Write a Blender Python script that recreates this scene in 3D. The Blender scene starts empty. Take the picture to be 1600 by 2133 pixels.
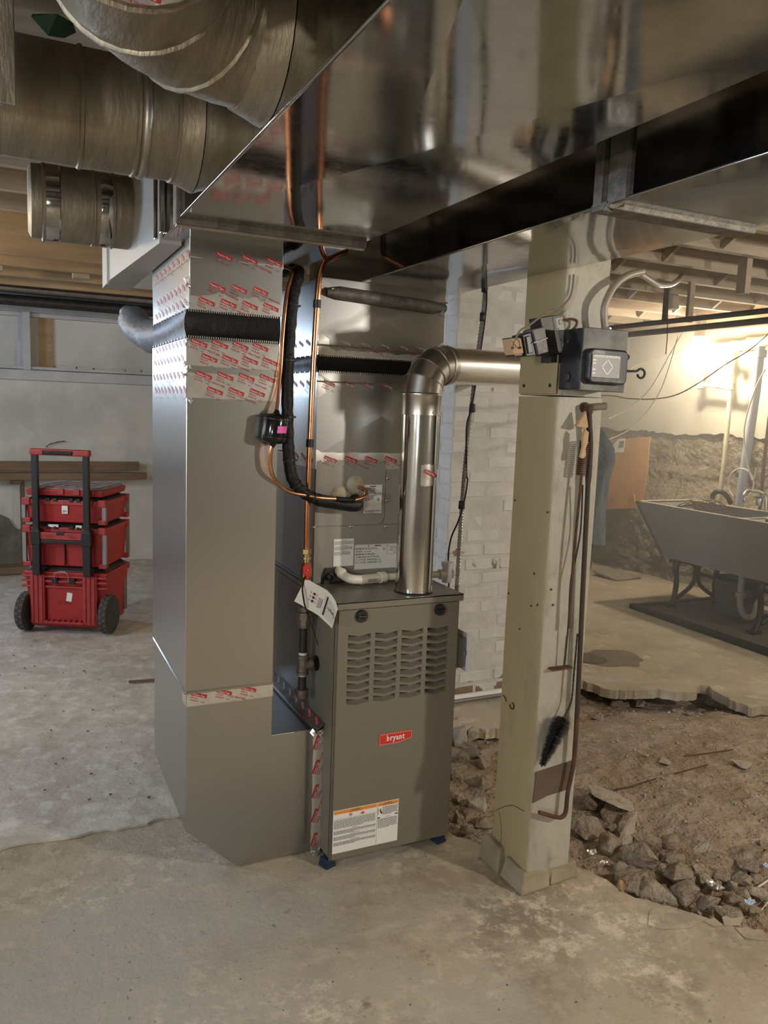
import bpy, bmesh, math, random
from mathutils import Vector, Matrix, noise
from mathutils.geometry import tessellate_polygon

S = bpy.context.scene
COL = S.collection
random.seed(7)
R_ = math.radians

# ------------------------------------------------------------------ camera
F_PX, PITCH, ROLL, YAW, CAM_H = 1640.67, R_(7.597), R_(2.150), R_(25.368), 1.5
_fw = Vector((math.sin(YAW)*math.cos(PITCH), math.cos(YAW)*math.cos(PITCH), -math.sin(PITCH)))
_rt = Vector((math.cos(YAW), -math.sin(YAW), 0))
_up = _rt.cross(_fw)
CX = math.cos(ROLL)*_rt + math.sin(ROLL)*_up
CU = -math.sin(ROLL)*_rt + math.cos(ROLL)*_up
CAMLOC = Vector((0, 0, CAM_H))
cam_d = bpy.data.cameras.new('camera'); cam = bpy.data.objects.new('camera', cam_d); COL.objects.link(cam)
cam_d.sensor_fit = 'HORIZONTAL'; cam_d.sensor_width = 36.0; cam_d.lens = 36.0*F_PX/1600.0
cam_d.clip_start = 0.05; cam_d.clip_end = 60
m = Matrix((CX, CU, -_fw)).transposed().to_4x4(); m.translation = CAMLOC
cam.matrix_world = m
S.camera = cam

# ------------------------------------------------------------------ light
S.view_settings.view_transform = 'Standard'; S.view_settings.look = 'None'
S.view_settings.gamma = 1.0; S.view_settings.use_curve_mapping = False
S.view_settings.exposure = 1.25
w = bpy.data.worlds.new('world'); S.world = w; w.use_nodes = True
w.node_tree.nodes['Background'].inputs[0].default_value = (0.55, 0.70, 1.0, 1)
w.node_tree.nodes['Background'].inputs[1].default_value = 1.0

def lamp(name, kind, loc, energy, color, size=0.05, rot=None, sy=None):
    d = bpy.data.lights.new(name, kind); d.energy = energy; d.color = color
    if kind == 'AREA':
        d.shape = 'RECTANGLE'; d.size = size; d.size_y = sy or size
    else:
        d.shadow_soft_size = size
    o = bpy.data.objects.new(name, d); COL.objects.link(o); o.location = loc
    if rot: o.rotation_euler = rot
    return o
WARM = (1.0, 0.80, 0.55)
BULB_AT = Vector((5.20, 4.963, 2.084))
lamp('bulb_light_sink', 'POINT', BULB_AT + Vector((-0.02, -0.02, -0.06)), 40, (1.0, 0.84, 0.60), 0.045)
BULB2 = Vector((2.95, -0.55, 1.88))      # bare bulb behind the camera, to the right
lamp('bulb_light_front', 'POINT', BULB2, 72, (1.0, 0.915, 0.79), 0.06)
BULB3 = Vector((-1.25, -0.45, 1.45))     # bare bulb behind the camera, to the left
lamp('bulb_light_left', 'POINT', BULB3, 24, (1.0, 0.90, 0.75), 0.05)
BULB4 = Vector((-0.95, 4.35, 2.12))      # bare bulb in the left bay
lamp('bulb_light_bay', 'POINT', BULB4, 12, (1.0, 0.80, 0.55), 0.05)
BAY_FILL = Vector((4.75, 1.75, 2.20))       # added fill light, unseen right of the frame, brightening the sink bay
lamp('fill_light_hole', 'POINT', BAY_FILL, 26, (1.0, 0.90, 0.74), 0.05)
# daylight coming through the basement window in the back wall and the one in the left wall
lamp('daylight_back_window', 'AREA', (-1.20, 7.62, 1.97), 15, (0.62, 0.78, 1.0), 1.55, (R_(-90), 0, 0), 0.44)
lamp('daylight_near_window', 'AREA', (-3.28, -0.3, 1.90), 62, (0.80, 0.90, 1.0), 1.3, (0, R_(-90), 0), 0.5)
lamp('daylight_left_window', 'AREA', (-3.28, 4.2, 1.92), 62, (0.62, 0.78, 1.0), 1.3, (0, R_(-90), 0), 0.5)

# ------------------------------------------------------------------ helpers: pixel of the 1600x2133 frame -> point on a plane
def _ray(x, y):
    return CX*((x-800)/F_PX) - CU*((y-1066.5)/F_PX) + _fw
def PX(x, y, v):
    d = _ray(x, y); return CAMLOC + d*((v-0.0)/d.x)
def PY(x, y, v):
    d = _ray(x, y); return CAMLOC + d*((v-0.0)/d.y)
def PZ(x, y, v):
    d = _ray(x, y); return CAMLOC + d*((v-CAM_H)/d.z)
V = Vector

class MB:
    def __init__(s): s.v = []; s.f = []; s.mi = []; s.cur = 0
    def add(s, vs, fs):
        n = len(s.v); s.v += [tuple(p) for p in vs]
        for f in fs: s.f.append([i+n for i in f]); s.mi.append(s.cur)
        return s
    def box(s, x0, x1, y0, y1, z0, z1):
        if x0 > x1: x0, x1 = x1, x0
        if y0 > y1: y0, y1 = y1, y0
        if z0 > z1: z0, z1 = z1, z0
        return s.add([(x0,y0,z0),(x1,y0,z0),(x1,y1,z0),(x0,y1,z0),(x0,y0,z1),(x1,y0,z1),(x1,y1,z1),(x0,y1,z1)],
                     [(0,3,2,1),(4,5,6,7),(0,1,5,4),(1,2,6,5),(2,3,7,6),(3,0,4,7)])
    def hexa(s, b, t):     # two quads, bottom and top, counter-clockwise from above
        return s.add(list(b)+list(t), [(0,3,2,1),(4,5,6,7),(0,1,5,4),(1,2,6,5),(2,3,7,6),(3,0,4,7)])
    def bar(s, p0, p1, wx, wy, up=(0,0,1)):
        p0, p1 = V(p0), V(p1); d = (p1-p0).normalized(); u = V(up)
        if abs(d.dot(u)) > .98: u = V((0,1,0))
        a = d.cross(u).normalized(); b = a.cross(d).normalized()
        q = [a*wx/2*i+b*wy/2*j for i, j in ((-1,-1),(1,-1),(1,1),(-1,1))]
        return s.add([p0+k for k in q]+[p1+k for k in q], [(0,3,2,1),(4,5,6,7),(0,1,5,4),(1,2,6,5),(2,3,7,6),(3,0,4,7)])
    def quad(s, *p): return s.add(p, [tuple(range(len(p)))])
    def prism(s, pts, axis, a, b):
        def mk(p, c):
            return {'x': (c, p[0], p[1]), 'y': (p[0], c, p[1]), 'z': (p[0], p[1], c)}[axis]
        n = len(pts)
        vs = [mk(p, a) for p in pts]+[mk(p, b) for p in pts]
        fs = [tuple(range(n))[::-1], tuple(range(n, 2*n))]+[(i, (i+1) % n, (i+1) % n+n, i+n) for i in range(n)]
        return s.add(vs, fs)
    def tube(s, path, r, n=12, caps=True, closed=False):
        path = [V(p) for p in path]; k = len(path)
        rs = r if isinstance(r, (list, tuple)) else [r]*k
        vs, fs = [], []; a = None
        for i, p in enumerate(path):
            if closed: t = path[(i+1) % k]-path[(i-1) % k]
            else: t = path[min(i+1, k-1)]-path[max(i-1, 0)]
            t = t.normalized() if t.length > 1e-9 else V((0,0,1))
            if a is None:
                h = V((0,0,1)) if abs(t.z) < .9 else V((1,0,0)); a = t.cross(h).normalized()
            a = (a-t*a.dot(t)).normalized(); b = t.cross(a)
            for j in range(n):
                g = 2*math.pi*j/n; vs.append(p+(a*math.cos(g)+b*math.sin(g))*rs[i])
        for i in range(k if closed else k-1):
            i2 = (i+1) % k
            for j in range(n):
                fs.append((i*n+j, i*n+(j+1) % n, i2*n+(j+1) % n, i2*n+j))
        if caps and not closed:
            fs.append(tuple(range(n))[::-1]); fs.append(tuple(range((k-1)*n, k*n)))
        return s.add(vs, fs)
    def lathe(s, prof, org, axis, n=20, caps=True):     # prof: (radius, distance along axis)
        ax = V(axis).normalized(); h = V((0,0,1)) if abs(ax.z) < .9 else V((1,0,0))
        a = ax.cross(h).normalized(); b = ax.cross(a); o = V(org); vs, fs = [], []
        for r, t in prof:
            for j in range(n):
                g = 2*math.pi*j/n; vs.append(o+ax*t+(a*math.cos(g)+b*math.sin(g))*r)
        for i in range(len(prof)-1):
            for j in range(n): fs.append((i*n+j, i*n+(j+1) % n, (i+1)*n+(j+1) % n, (i+1)*n+j))
        if caps:
            fs.append(tuple(range(n))[::-1]); fs.append(tuple(range((len(prof)-1)*n, len(prof)*n)))
        return s.add(vs, fs)
    def text(s, body, org, u, v, size, align='LEFT', stretch=1.0, bold=0):
        vs, fs = text_data(body, align, bold); o, u, v = V(org), V(u).normalized(), V(v).normalized()
        return s.add([o+u*(p[0]*size*stretch)+v*(p[1]*size) for p in vs], fs)
    def mesh(s, name):
        me = bpy.data.meshes.new(name); me.from_pydata(s.v, [], s.f); me.update()
        return me
    def build(s, name, mat, parent=None, smooth=0, bevel=0, local=False, seg=2):
        me = s.mesh(name); bm = bmesh.new(); bm.from_mesh(me)
        mis = s.mi
        if any(mis):
            bm.faces.ensure_lookup_table()
            for i, f in enumerate(bm.faces): f.material_index = mis[i]
        bmesh.ops.recalc_face_normals(bm, faces=bm.faces)
        bm.to_mesh(me); bm.free()
        for mm in (mat if isinstance(mat, (list, tuple)) else [mat]): me.materials.append(mm)
        if smooth:
            for p in me.polygons: p.use_smooth = True
            me.set_sharp_from_angle(angle=R_(smooth))
        o = bpy.data.objects.new(name, me); COL.objects.link(o)
        if parent is not None: attach(o, parent, local)
        if bevel:
            b = o.modifiers.new('bevel', 'BEVEL'); b.width = bevel; b.segments = seg; b.limit_method = 'ANGLE'; b.angle_limit = R_(40)
        return o

WORLD_LOC = {}
def attach(o, parent, local=False):
    o.parent = parent
    if not local:
        o.matrix_parent_inverse = Matrix.Translation(-WORLD_LOC.get(parent.name, V((0,0,0))))
def tag(o, label, cat, group=None, kind=None):
    if label: o['label'] = label
    if cat: o['category'] = cat
    if group: o['group'] = group
    if kind: o['kind'] = kind
    return o
def thing(name, label, cat, loc=(0,0,0), rz=0, group=None):
    o = bpy.data.objects.new(name, None); COL.objects.link(o); o.location = loc; o.rotation_euler = (0,0,rz)
    o.empty_display_size = .1; WORLD_LOC[o.name] = V(loc)
    return tag(o, label, cat, group)
def struct(o): o['kind'] = 'structure'; return o
def copy_part(src, parent, mat4=None, local=True):
    c = src.copy(); COL.objects.link(c)
    c.parent = parent
    if mat4 is not None: c.matrix_basis = mat4
    return c

_TX = {}
def text_data(body, align='LEFT', bold=0):
    k = (body, align, bold)
    if k not in _TX:
        c = bpy.data.curves.new('t', 'FONT'); c.body = body; c.size = 1.0; c.resolution_u = 1; c.align_x = align; c.offset = bold; c.space_character = 1+bold*5
        o = bpy.data.objects.new('t', c); COL.objects.link(o)
        dg = bpy.context.evaluated_depsgraph_get(); dg.update()
        me = bpy.data.meshes.new_from_object(o.evaluated_get(dg))
        _TX[k] = ([tuple(v.co) for v in me.vertices], [tuple(p.vertices) for p in me.polygons])
        bpy.data.objects.remove(o); bpy.data.curves.remove(c); bpy.data.meshes.remove(me)
    return _TX[k]

def smoothpath(pts, n=8):
    pts = [V(p) for p in pts]; out = []
    for i in range(len(pts)-1):
        p0, p1, p2, p3 = pts[max(i-1,0)], pts[i], pts[i+1], pts[min(i+2,len(pts)-1)]
        for k in range(n):
            t = k/n
            out.append(.5*((2*p1)+(-p0+p2)*t+(2*p0-5*p1+4*p2-p3)*t*t+(-p0+3*p1-3*p2+p3)*t**3))
    out.append(pts[-1]); return out

# ------------------------------------------------------------------ materials
def srgb(r, g, b):
    f = lambda c: ((c/255+.055)/1.055)**2.4 if c/255 > .04045 else c/255/12.92
    return (f(r), f(g), f(b), 1)
def mat(name, col, rough=.6, metal=0, col2=None, scale=8, detail=4, bump=0, bscale=None, bdist=.01, spec=.5, lo=.35, hi=.65,
        col3=None, scale3=1.5, lo3=.5, hi3=.62, rvar=0, bdet=5, stretch=None, emit=None, trans=0, alpha=1, aniso=0):
    M = bpy.data.materials.new(name); M.use_nodes = True; nt = M.node_tree; N = nt.nodes; L = nt.links
    b = N['Principled BSDF']
    b.inputs['Base Color'].default_value = col; b.inputs['Roughness'].default_value = rough; b.inputs['Metallic'].default_value = metal
    b.inputs['Specular IOR Level'].default_value = spec
    if trans: b.inputs['Transmission Weight'].default_value = trans
    if alpha < 1: b.inputs['Alpha'].default_value = alpha
    if emit: b.inputs['Emission Color'].default_value = emit[0]; b.inputs['Emission Strength'].default_value = emit[1]
    g = N.new('ShaderNodeNewGeometry'); src = g.outputs['Position']
    if stretch:
        mp = N.new('ShaderNodeMapping'); mp.inputs['Scale'].default_value = stretch; L.new(src, mp.inputs[0]); src = mp.outputs[0]
    def nz(sc, det=4, rg=.6):
        n = N.new('ShaderNodeTexNoise'); n.inputs['Scale'].default_value = sc; n.inputs['Detail'].default_value = det
        n.inputs['Roughness'].default_value = rg; L.new(src, n.inputs['Vector']); return n.outputs['Fac']
    def ramp(fac, a, c):
        r = N.new('ShaderNodeMapRange'); r.inputs['From Min'].default_value = a; r.inputs['From Max'].default_value = c; L.new(fac, r.inputs['Value']); return r.outputs[0]
    def mix(fac, ca, cb):
        x = N.new('ShaderNodeMix'); x.data_type = 'RGBA'; L.new(fac, x.inputs[0])
        for i, c in ((6, ca), (7, cb)):
            if isinstance(c, tuple): x.inputs[i].default_value = c
            else: L.new(c, x.inputs[i])
        return x.outputs[2]
    cur = col
    if col2: cur = mix(ramp(nz(scale, detail), lo, hi), col, col2)
    if col3: cur = mix(ramp(nz(scale3, 6, .65), lo3, hi3), cur, col3)
    if not isinstance(cur, tuple): L.new(cur, b.inputs['Base Color'])
    if rvar: L.new(ramp2(N, L, nz(scale*1.7, 3), rough-rvar, rough+rvar), b.inputs['Roughness'])
    if bump:
        bn = N.new('ShaderNodeBump'); bn.inputs['Strength'].default_value = bump; bn.inputs['Distance'].default_value = bdist
        L.new(nz(bscale or scale, bdet), bn.inputs['Height']); L.new(bn.outputs[0], b.inputs['Normal'])
    return M
def ramp2(N, L, fac, a, c):
    r = N.new('ShaderNodeMapRange'); r.inputs['From Min'].default_value = .3; r.inputs['From Max'].default_value = .7
    r.inputs['To Min'].default_value = a; r.inputs['To Max'].default_value = c; L.new(fac, r.inputs['Value']); return r.outputs[0]

GALV = mat('galvanized_satin', (.50,.505,.495,1), .29, 1, None, 60, 2, .10, 2.0, .006, bdet=0)
GALVS = mat('galvanized_bright', (.47,.465,.45,1), .09, 1, (.43,.425,.41,1), 25, 2, .30, 3.2, .008, rvar=.025, bdet=0)
GALVD = mat('galvanized_dull', (.50,.485,.45,1), .42, 1, (.36,.34,.30,1), 9, 4, .25, 14, .006, rvar=.06)
GALVOLD = mat('old_galvanized_pipe', (.36,.32,.25,1), .55, .85, (.24,.21,.16,1), 7, 5, .45, 22, .008, rvar=.08, stretch=(3,.8,.8))
SEAM = mat('sealed_seam', (.22,.20,.17,1), .55, .6, (.12,.11,.10,1), 30, 4, .5, 60, .004)
FOIL = mat('foil_tape', (.80,.785,.74,1), .26, .75, (.70,.69,.65,1), 30, 2, .30, 9, .006, bdet=1)
CHROME = mat('vent_pipe_metal', (.70,.70,.68,1), .14, 1, (.60,.60,.58,1), 18, 3, .05, 5, .01, rvar=.03, stretch=(1,1,.25))
VENTELB = mat('vent_elbow_metal', (.55,.53,.49,1), .30, 1, (.46,.44,.40,1), 18, 3, .05, 6, .01)
VENTEND = mat('vent_aluminium', (.84,.85,.86,1), .27, 1, None, 10, 2, .04, 5, .01)
COPPER = mat('copper', (.83,.40,.22,1), .22, 1, (.66,.29,.15,1), 14, 3)
BRASS = mat('brass', (.66,.50,.27,1), .32, 1, (.50,.38,.2,1), 40, 3)
RUBBER = mat('black_rubber', (.005,.005,.005,1), .36, 0, None, bump=.8, bscale=70, bdist=.006, spec=.35)
FABRIC = mat('black_flex_fabric', (.004,.004,.0045,1), .45, 0, None, bump=.35, bscale=18, bdist=.01, spec=.3)
BLACKP = mat('black_plastic', (.016,.016,.016,1), .42)
IRON = mat('black_iron', (.022,.021,.020,1), .45, .3, (.045,.04,.035,1), 30, 4)
IRONG = mat('malleable_iron', (.16,.14,.115,1), .5, .7, (.24,.21,.17,1), 60, 4, .2, 90, .002)
PAINT = mat('furnace_taupe_paint', (.205,.186,.145,1), .40, .15, (.196,.178,.139,1), 60, 3, .04, 250, .001)
PAINTC = mat('coil_cabinet_paint', (.30,.285,.255,1), .45, .1, (.285,.27,.24,1), 60, 3, .04, 250, .001)
PAINTTOP = mat('furnace_top_scratched', (.235,.215,.175,1), .36, .3, (.36,.335,.28,1), 10, 6, .05, 90, .001, stretch=(1,7,1), lo=.55, hi=.75)
DARK = mat('dark_interior', (.010,.009,.008,1), .9)
LABEL = mat('label_white', (.80,.79,.75,1), .5)
PAPER = mat('paper_tag', (.86,.80,.68,1), .6)
INK = mat('print_black', (.02,.02,.025,1), .6)
INKG = mat('print_grey', (.20,.195,.19,1), .6)
INKB = mat('print_navy', (.025,.022,.07,1), .6)
ORANGE = mat('label_orange', (.78,.27,.04,1), .5)
REDP = mat('badge_red', (.62,.035,.028,1), .4)
REDINK = mat('tape_red', (.42,.025,.030,1), .4)
WHITEP = mat('lettering_white', (.85,.83,.80,1), .5)
SKIN = mat('print_skin', (.62,.36,.24,1), .6)
PINK = mat('pink_sticker', (.85,.12,.48,1), .5)
REDV = mat('valve_red', (.55,.03,.02,1), .4)
PVC = mat('pvc_cream', (.80,.75,.62,1), .35)
PVCW = mat('pvc_white', (.82,.82,.80,1), .35)
PUTTY = mat('putty', (.36,.31,.21,1), .6, 0, (.50,.45,.33,1), 30, 3, .2, 30)
BLUEF = mat('blue_foam', (.012,.030,.075,1), .8)
# ---- room materials
def floor_mat():
    M = bpy.data.materials.new('concrete_floor'); M.use_nodes = True; nt = M.node_tree; N = nt.nodes; L = nt.links; b = N['Principled BSDF']
    g = N.new('ShaderNodeNewGeometry')
    def nz(sc, det=6, rg=.6, off=0, dist=0):
        mp = N.new('ShaderNodeMapping'); mp.inputs['Location'].default_value = (off, off*.7, 0); L.new(g.outputs['Position'], mp.inputs[0])
        n = N.new('ShaderNodeTexNoise'); n.inputs['Scale'].default_value = sc; n.inputs['Detail'].default_value = det; n.inputs['Roughness'].default_value = rg
        n.inputs['Distortion'].default_value = dist; L.new(mp.outputs[0], n.inputs['Vector']); return n.outputs['Fac']
    def ramp(f, a, c):
        r = N.new('ShaderNodeMapRange'); r.inputs['From Min'].default_value = a; r.inputs['From Max'].default_value = c; L.new(f, r.inputs['Value']); return r.outputs[0]
    def mix(f, a, c):
        x = N.new('ShaderNodeMix'); x.data_type = 'RGBA'; L.new(f, x.inputs[0])
        for i, k in ((6, a), (7, c)):
            if isinstance(k, tuple): x.inputs[i].default_value = k
            else: L.new(k, x.inputs[i])
        return x.outputs[2]
    def mul(a, c):
        x = N.new('ShaderNodeMath'); x.operation = 'MULTIPLY'; L.new(a, x.inputs[0]); L.new(c, x.inputs[1]); return x.outputs[0]
    c = mix(ramp(nz(1.1, 5), .38, .62), (.50,.43,.325,1), (.40,.335,.245,1))
    c = mix(ramp(nz(2.6, 7, .68, 3.1), .48, .66), c, (.285,.232,.165,1))
    c = mix(ramp(nz(.8, 3, .5, 8.8), .52, .66), c, (.44,.415,.37,1))
    c = mix(ramp(nz(16, 6, .72, 6.2), .52, .70), c, (.52,.45,.35,1))
    c = mix(mul(ramp(nz(1.5, 4, .55, 7.7), .50, .60), ramp(nz(12, 8, .78, 1.3, .1), .50, .60)), c, (.66,.58,.45,1))
    c = mix(ramp(nz(9, 6, .7, 12.2), .62, .70), c, (.27,.215,.15,1))
    c = mix(ramp(nz(38, 4, .65, 9.2), .64, .72), c, (.20,.165,.12,1))
    c = mix(ramp(nz(70, 4, .7, 5.5), .62, .80), c, (.66,.59,.47,1))
    L.new(c, b.inputs['Base Color']); b.inputs['Roughness'].default_value = .86; b.inputs['Specular IOR Level'].default_value = .25
    bn = N.new('ShaderNodeBump'); bn.inputs['Strength'].default_value = .8; bn.inputs['Distance'].default_value = .018; L.new(nz(7, 9, .68, 2.2), bn.inputs['Height'])
    b2 = N.new('ShaderNodeBump'); b2.inputs['Strength'].default_value = .35; b2.inputs['Distance'].default_value = .004; L.new(nz(60, 4, .6, 4.2), b2.inputs['Height'])
    L.new(bn.outputs[0], b2.inputs['Normal']); L.new(b2.outputs[0], b.inputs['Normal'])
    return M
CONC = floor_mat()
CONCB = mat('concrete_back_slab', (.58,.545,.49,1), .88, 0, (.44,.40,.345,1), 4.5, 8, .9, 9, .016, col3=(.66,.63,.58,1), scale3=11, lo3=.50, hi3=.66, spec=.25)
CONCW = mat('concrete_sink_slab', (.46,.40,.30,1), .9, 0, (.33,.28,.205,1), 2.6, 8, .9, 11, .016, col3=(.56,.50,.40,1), scale3=7, lo3=.56, hi3=.7, spec=.2)
DIRT = mat('packed_dirt', (.38,.30,.225,1), .95, 0, (.285,.215,.15,1), 3.5, 8, 1.0, 18, .05, col3=(.45,.375,.295,1), scale3=9, lo3=.52, hi3=.7, spec=.1)
ROCK = mat('broken_concrete', (.36,.295,.225,1), .92, 0, (.25,.195,.14,1), 9, 7, 1.0, 22, .045, col3=(.44,.38,.31,1), scale3=5, lo3=.52, hi3=.66, spec=.15)
ROCKF = mat('concrete_chip_grey', (.44,.39,.32,1), .9, 0, (.35,.305,.245,1), 14, 6, .8, 26, .03, spec=.15)
ROCKO = mat('ochre_stone', (.36,.25,.14,1), .9, 0, (.27,.185,.11,1), 14, 5, .5, 40, .008, spec=.15)
def brick_mat():
    M = mat('painted_brick', (.70,.695,.67,1), .8, 0, (.59,.58,.55,1), 7, 6, .55, 30, .006, spec=.2)
    nt = M.node_tree; N = nt.nodes; L = nt.links; b = N['Principled BSDF']; g = N.new('ShaderNodeNewGeometry')
    old = b.inputs['Base Color'].links[0].from_socket
    sp = N.new('ShaderNodeSeparateXYZ'); L.new(g.outputs['Position'], sp.inputs[0])
    n = N.new('ShaderNodeTexNoise'); n.inputs['Scale'].default_value = 5.5; n.inputs['Detail'].default_value = 5; L.new(g.outputs['Position'], n.inputs['Vector'])
    ma = N.new('ShaderNodeMath'); ma.operation = 'MULTIPLY_ADD'; ma.inputs[1].default_value = -0.55; ma.inputs[2].default_value = .66   # more paint lost low down
    cl = N.new('ShaderNodeClamp'); L.new(sp.outputs[2], cl.inputs[0]); cl.inputs[1].default_value = 0.0; cl.inputs[2].default_value = .55; L.new(cl.outputs[0], ma.inputs[0])
    ad = N.new('ShaderNodeMath'); ad.operation = 'ADD'; L.new(n.outputs['Fac'], ad.inputs[0]); L.new(ma.outputs[0], ad.inputs[1])
    r = N.new('ShaderNodeMapRange'); r.inputs['From Min'].default_value = 1.02; r.inputs['From Max'].default_value = 1.05; L.new(ad.outputs[0], r.inputs['Value'])
    x = N.new('ShaderNodeMix'); x.data_type = 'RGBA'; L.new(r.outputs[0], x.inputs[0]); L.new(old, x.inputs[6]); x.inputs[7].default_value = (.25,.185,.135,1)
    L.new(x.outputs[2], b.inputs['Base Color']); return M
BRICK = brick_mat()
MORTAR = mat('painted_mortar', (.64,.63,.605,1), .9, 0, (.53,.52,.49,1), 9, 5, .5, 40, .006, spec=.15)
PLASTER = mat('whitewashed_wall', (.62,.61,.57,1), .88, 0, (.53,.52,.48,1), 1.7, 5, .45, 9, .012, col3=(.65,.635,.59,1), scale3=3.2, lo3=.5, hi3=.7, spec=.15)
PARGE = mat('parged_wall', (.56,.53,.45,1), .9, 0, (.47,.44,.365,1), 2.1, 6, .5, 10, .012, spec=.15)
STONE = mat('rubble_stone_wall', (.44,.375,.275,1), .95, 0, (.29,.235,.165,1), 6, 8, 1.0, 26, .10, col3=(.55,.48,.37,1), scale3=7, lo3=.5, hi3=.68, spec=.12)
STONED = mat('exposed_stone_patch', (.22,.20,.175,1), .95, 0, (.14,.125,.105,1), 6, 6, .9, 14, .03, spec=.12)
WOOD = mat('old_joist_wood', (.40,.28,.155,1), .8, 0, (.30,.20,.105,1), 3, 5, .25, 18, .008, stretch=(.6,6,6))
WOODG = mat('grey_joist_wood', (.40,.335,.26,1), .85, 0, (.29,.235,.175,1), 3, 5, .25, 18, .008, stretch=(.6,6,6))
WOODD = mat('dark_beam_wood', (.060,.052,.045,1), .8, 0, (.10,.088,.075,1), 3, 5, .25, 18, .008, stretch=(.6,6,6))
BOARD = mat('brown_board', (.22,.145,.085,1), .75, 0, (.15,.095,.055,1), 3, 5, .2, 18, .006, stretch=(.6,5,5))
TRIMP = mat('grey_white_trim_paint', (.52,.535,.54,1), .7, 0, (.44,.45,.455,1), 6, 4, .15, 20, .005)
CREAM = mat('cream_post_left_face', (.39,.325,.185,1), .55, 0, (.335,.275,.155,1), 4, 5, .25, 24, .006, col3=(.26,.205,.115,1), scale3=6, lo3=.58, hi3=.74, stretch=(1,1,.4))
POSTW = mat('grey_white_post_faces', (.46,.43,.355,1), .5, 0, (.38,.35,.285,1), 5, 6, .7, 45, .008, col3=(.25,.215,.16,1), scale3=6, lo3=.57, hi3=.72, stretch=(1,1,.5))
POSTBASE = mat('worn_base_block', (.38,.32,.215,1), .8, 0, (.24,.20,.13,1), 7, 6, .5, 20, .008)
BAREW = mat('bare_dark_wood', (.085,.055,.038,1), .8, 0, (.13,.09,.06,1), 9, 5, .3, 40, .004)
RUST = mat('rusty_iron', (.12,.052,.026,1), .8, .2, (.065,.032,.02,1), 30, 5, .3, 90, .002)
BOXM = mat('worn_black_steel', (.022,.022,.025,1), .4, .4, (.10,.10,.095,1), 11, 6, .2, 40, .002, lo=.52, hi=.68)
BOXF = mat('worn_zinc_face', (.11,.108,.10,1), .5, .4, (.032,.032,.032,1), 9, 6, .2, 40, .002, lo=.42, hi=.66)
ALU = mat('cast_aluminium', (.27,.265,.25,1), .55, .3)
STEEL = mat('steel', (.45,.45,.44,1), .4, 1)
REDPL = mat('red_plastic', (.40,.022,.020,1), .45, 0, (.34,.018,.017,1), 20, 3)
REDPL2 = mat('red_plastic_worn', (.42,.045,.045,1), .5, 0, (.35,.03,.03,1), 20, 3)
TIRE = mat('tyre', (.035,.034,.032,1), .8, 0, (.06,.055,.05,1), 60, 3)
CLEAR = mat('smoky_clear_lid', (.17,.10,.11,1), .25, 0, (.26,.21,.22,1), 14, 2)
SINKM = mat('soapstone_sink', (.215,.21,.20,1), .7, 0, (.18,.175,.165,1), 4, 5, .15, 30, .004)
SINKI = mat('sink_rim_wet', (.42,.385,.31,1), .55, 0, (.30,.265,.20,1), 9, 5, .2, 30, .004)
MATM = mat('sink_pad', (.13,.115,.095,1), .9, 0, (.10,.088,.07,1), 5, 5, .3, 30, .004)
CARD = mat('cardboard', (.50,.245,.085,1), .85, 0, (.44,.215,.075,1), 5, 3)
CLOTH = mat('grey_blue_cloth', (.125,.142,.155,1), .95, 0, (.095,.108,.118,1), 12, 4, .9, 16, .02)
CLOTHD = mat('dark_cloth', (.06,.062,.06,1), .9)
GREYPIPE = mat('grey_painted_pipe', (.40,.43,.47,1), .5)
IVORYP = mat('ivory_painted_pipe', (.66,.60,.45,1), .55, 0, (.54,.48,.34,1), 20, 4)
BULBM = mat('lit_bulb', (1,.9,.7,1), .4, emit=((1.0,.83,.52,1), 60))
CERAM = mat('white_ceramic', (.75,.73,.68,1), .4)
GLASSD = mat('daylight_pane', (.6,.75,1,1), .3, emit=((.62,.78,1.0,1), 3.0))
WIREW = mat('white_wire', (.62,.58,.50,1), .6)
BLUEDUCT = mat('grey_foil_flex', (.20,.225,.26,1), .5, .4, None, bump=.5, bscale=30, bdist=.01)
BRISTLE = mat('brush_bristle', (.02,.02,.02,1), .6)
HANDLEW = mat('worn_pale_wood', (.52,.36,.20,1), .65, 0, (.42,.28,.15,1), 20, 4)
# ================================================================== ROOM
XL, XR, YN, YB, ZC = -3.2, 5.8, -3.2, 7.5, 2.62      # left wall, right wall, near wall, back wall, underside of subfloor
PIT = [(1.405,2.94),(1.40,2.62),(1.395,2.36),(1.43,2.17),(1.52,2.125),(1.66,2.07),(1.685,1.93),(1.72,1.82),(1.76,1.72),(1.813,1.639),(1.86,1.59),(1.90,1.53),(1.978,1.427),
       (2.12,1.25),(2.3,1.1),(2.8,.9),(3.6,1.0),(4.1,1.5),(4.0,2.2),(3.78,2.58),(3.584,2.73),(3.496,2.762),(3.523,2.951),(3.551,3.076),(3.443,3.114),(3.40,3.05),(3.355,3.057),
       (3.25,3.12),(3.124,3.17),(3.03,3.19),(2.947,3.256),(2.90,3.42),(2.75,3.36),(2.6,3.22),(2.42,3.10),(2.25,3.02),(2.12,3.005),(2.04,2.99),(1.954,3.021),(1.92,3.05),(1.84,3.005),(1.70,3.02),(1.55,2.97)]
def jag(pts, step, amp, seed):
    out = []; n = len(pts)
    for i in range(n):
        a, b = V((*pts[i], 0)), V((*pts[(i+1) % n], 0)); k = max(1, int((b-a).length/step))
        for j in range(k):
            p = a.lerp(b, j/k); d = noise.noise_vector(p*7+V((seed, 0, 0)))*amp; d += noise.noise_vector(p*23+V((seed, 3, 0)))*amp*.5+noise.noise_vector(p*70)*amp*.22
            out.append((p.x+d.x, p.y+d.y))
    return out
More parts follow.
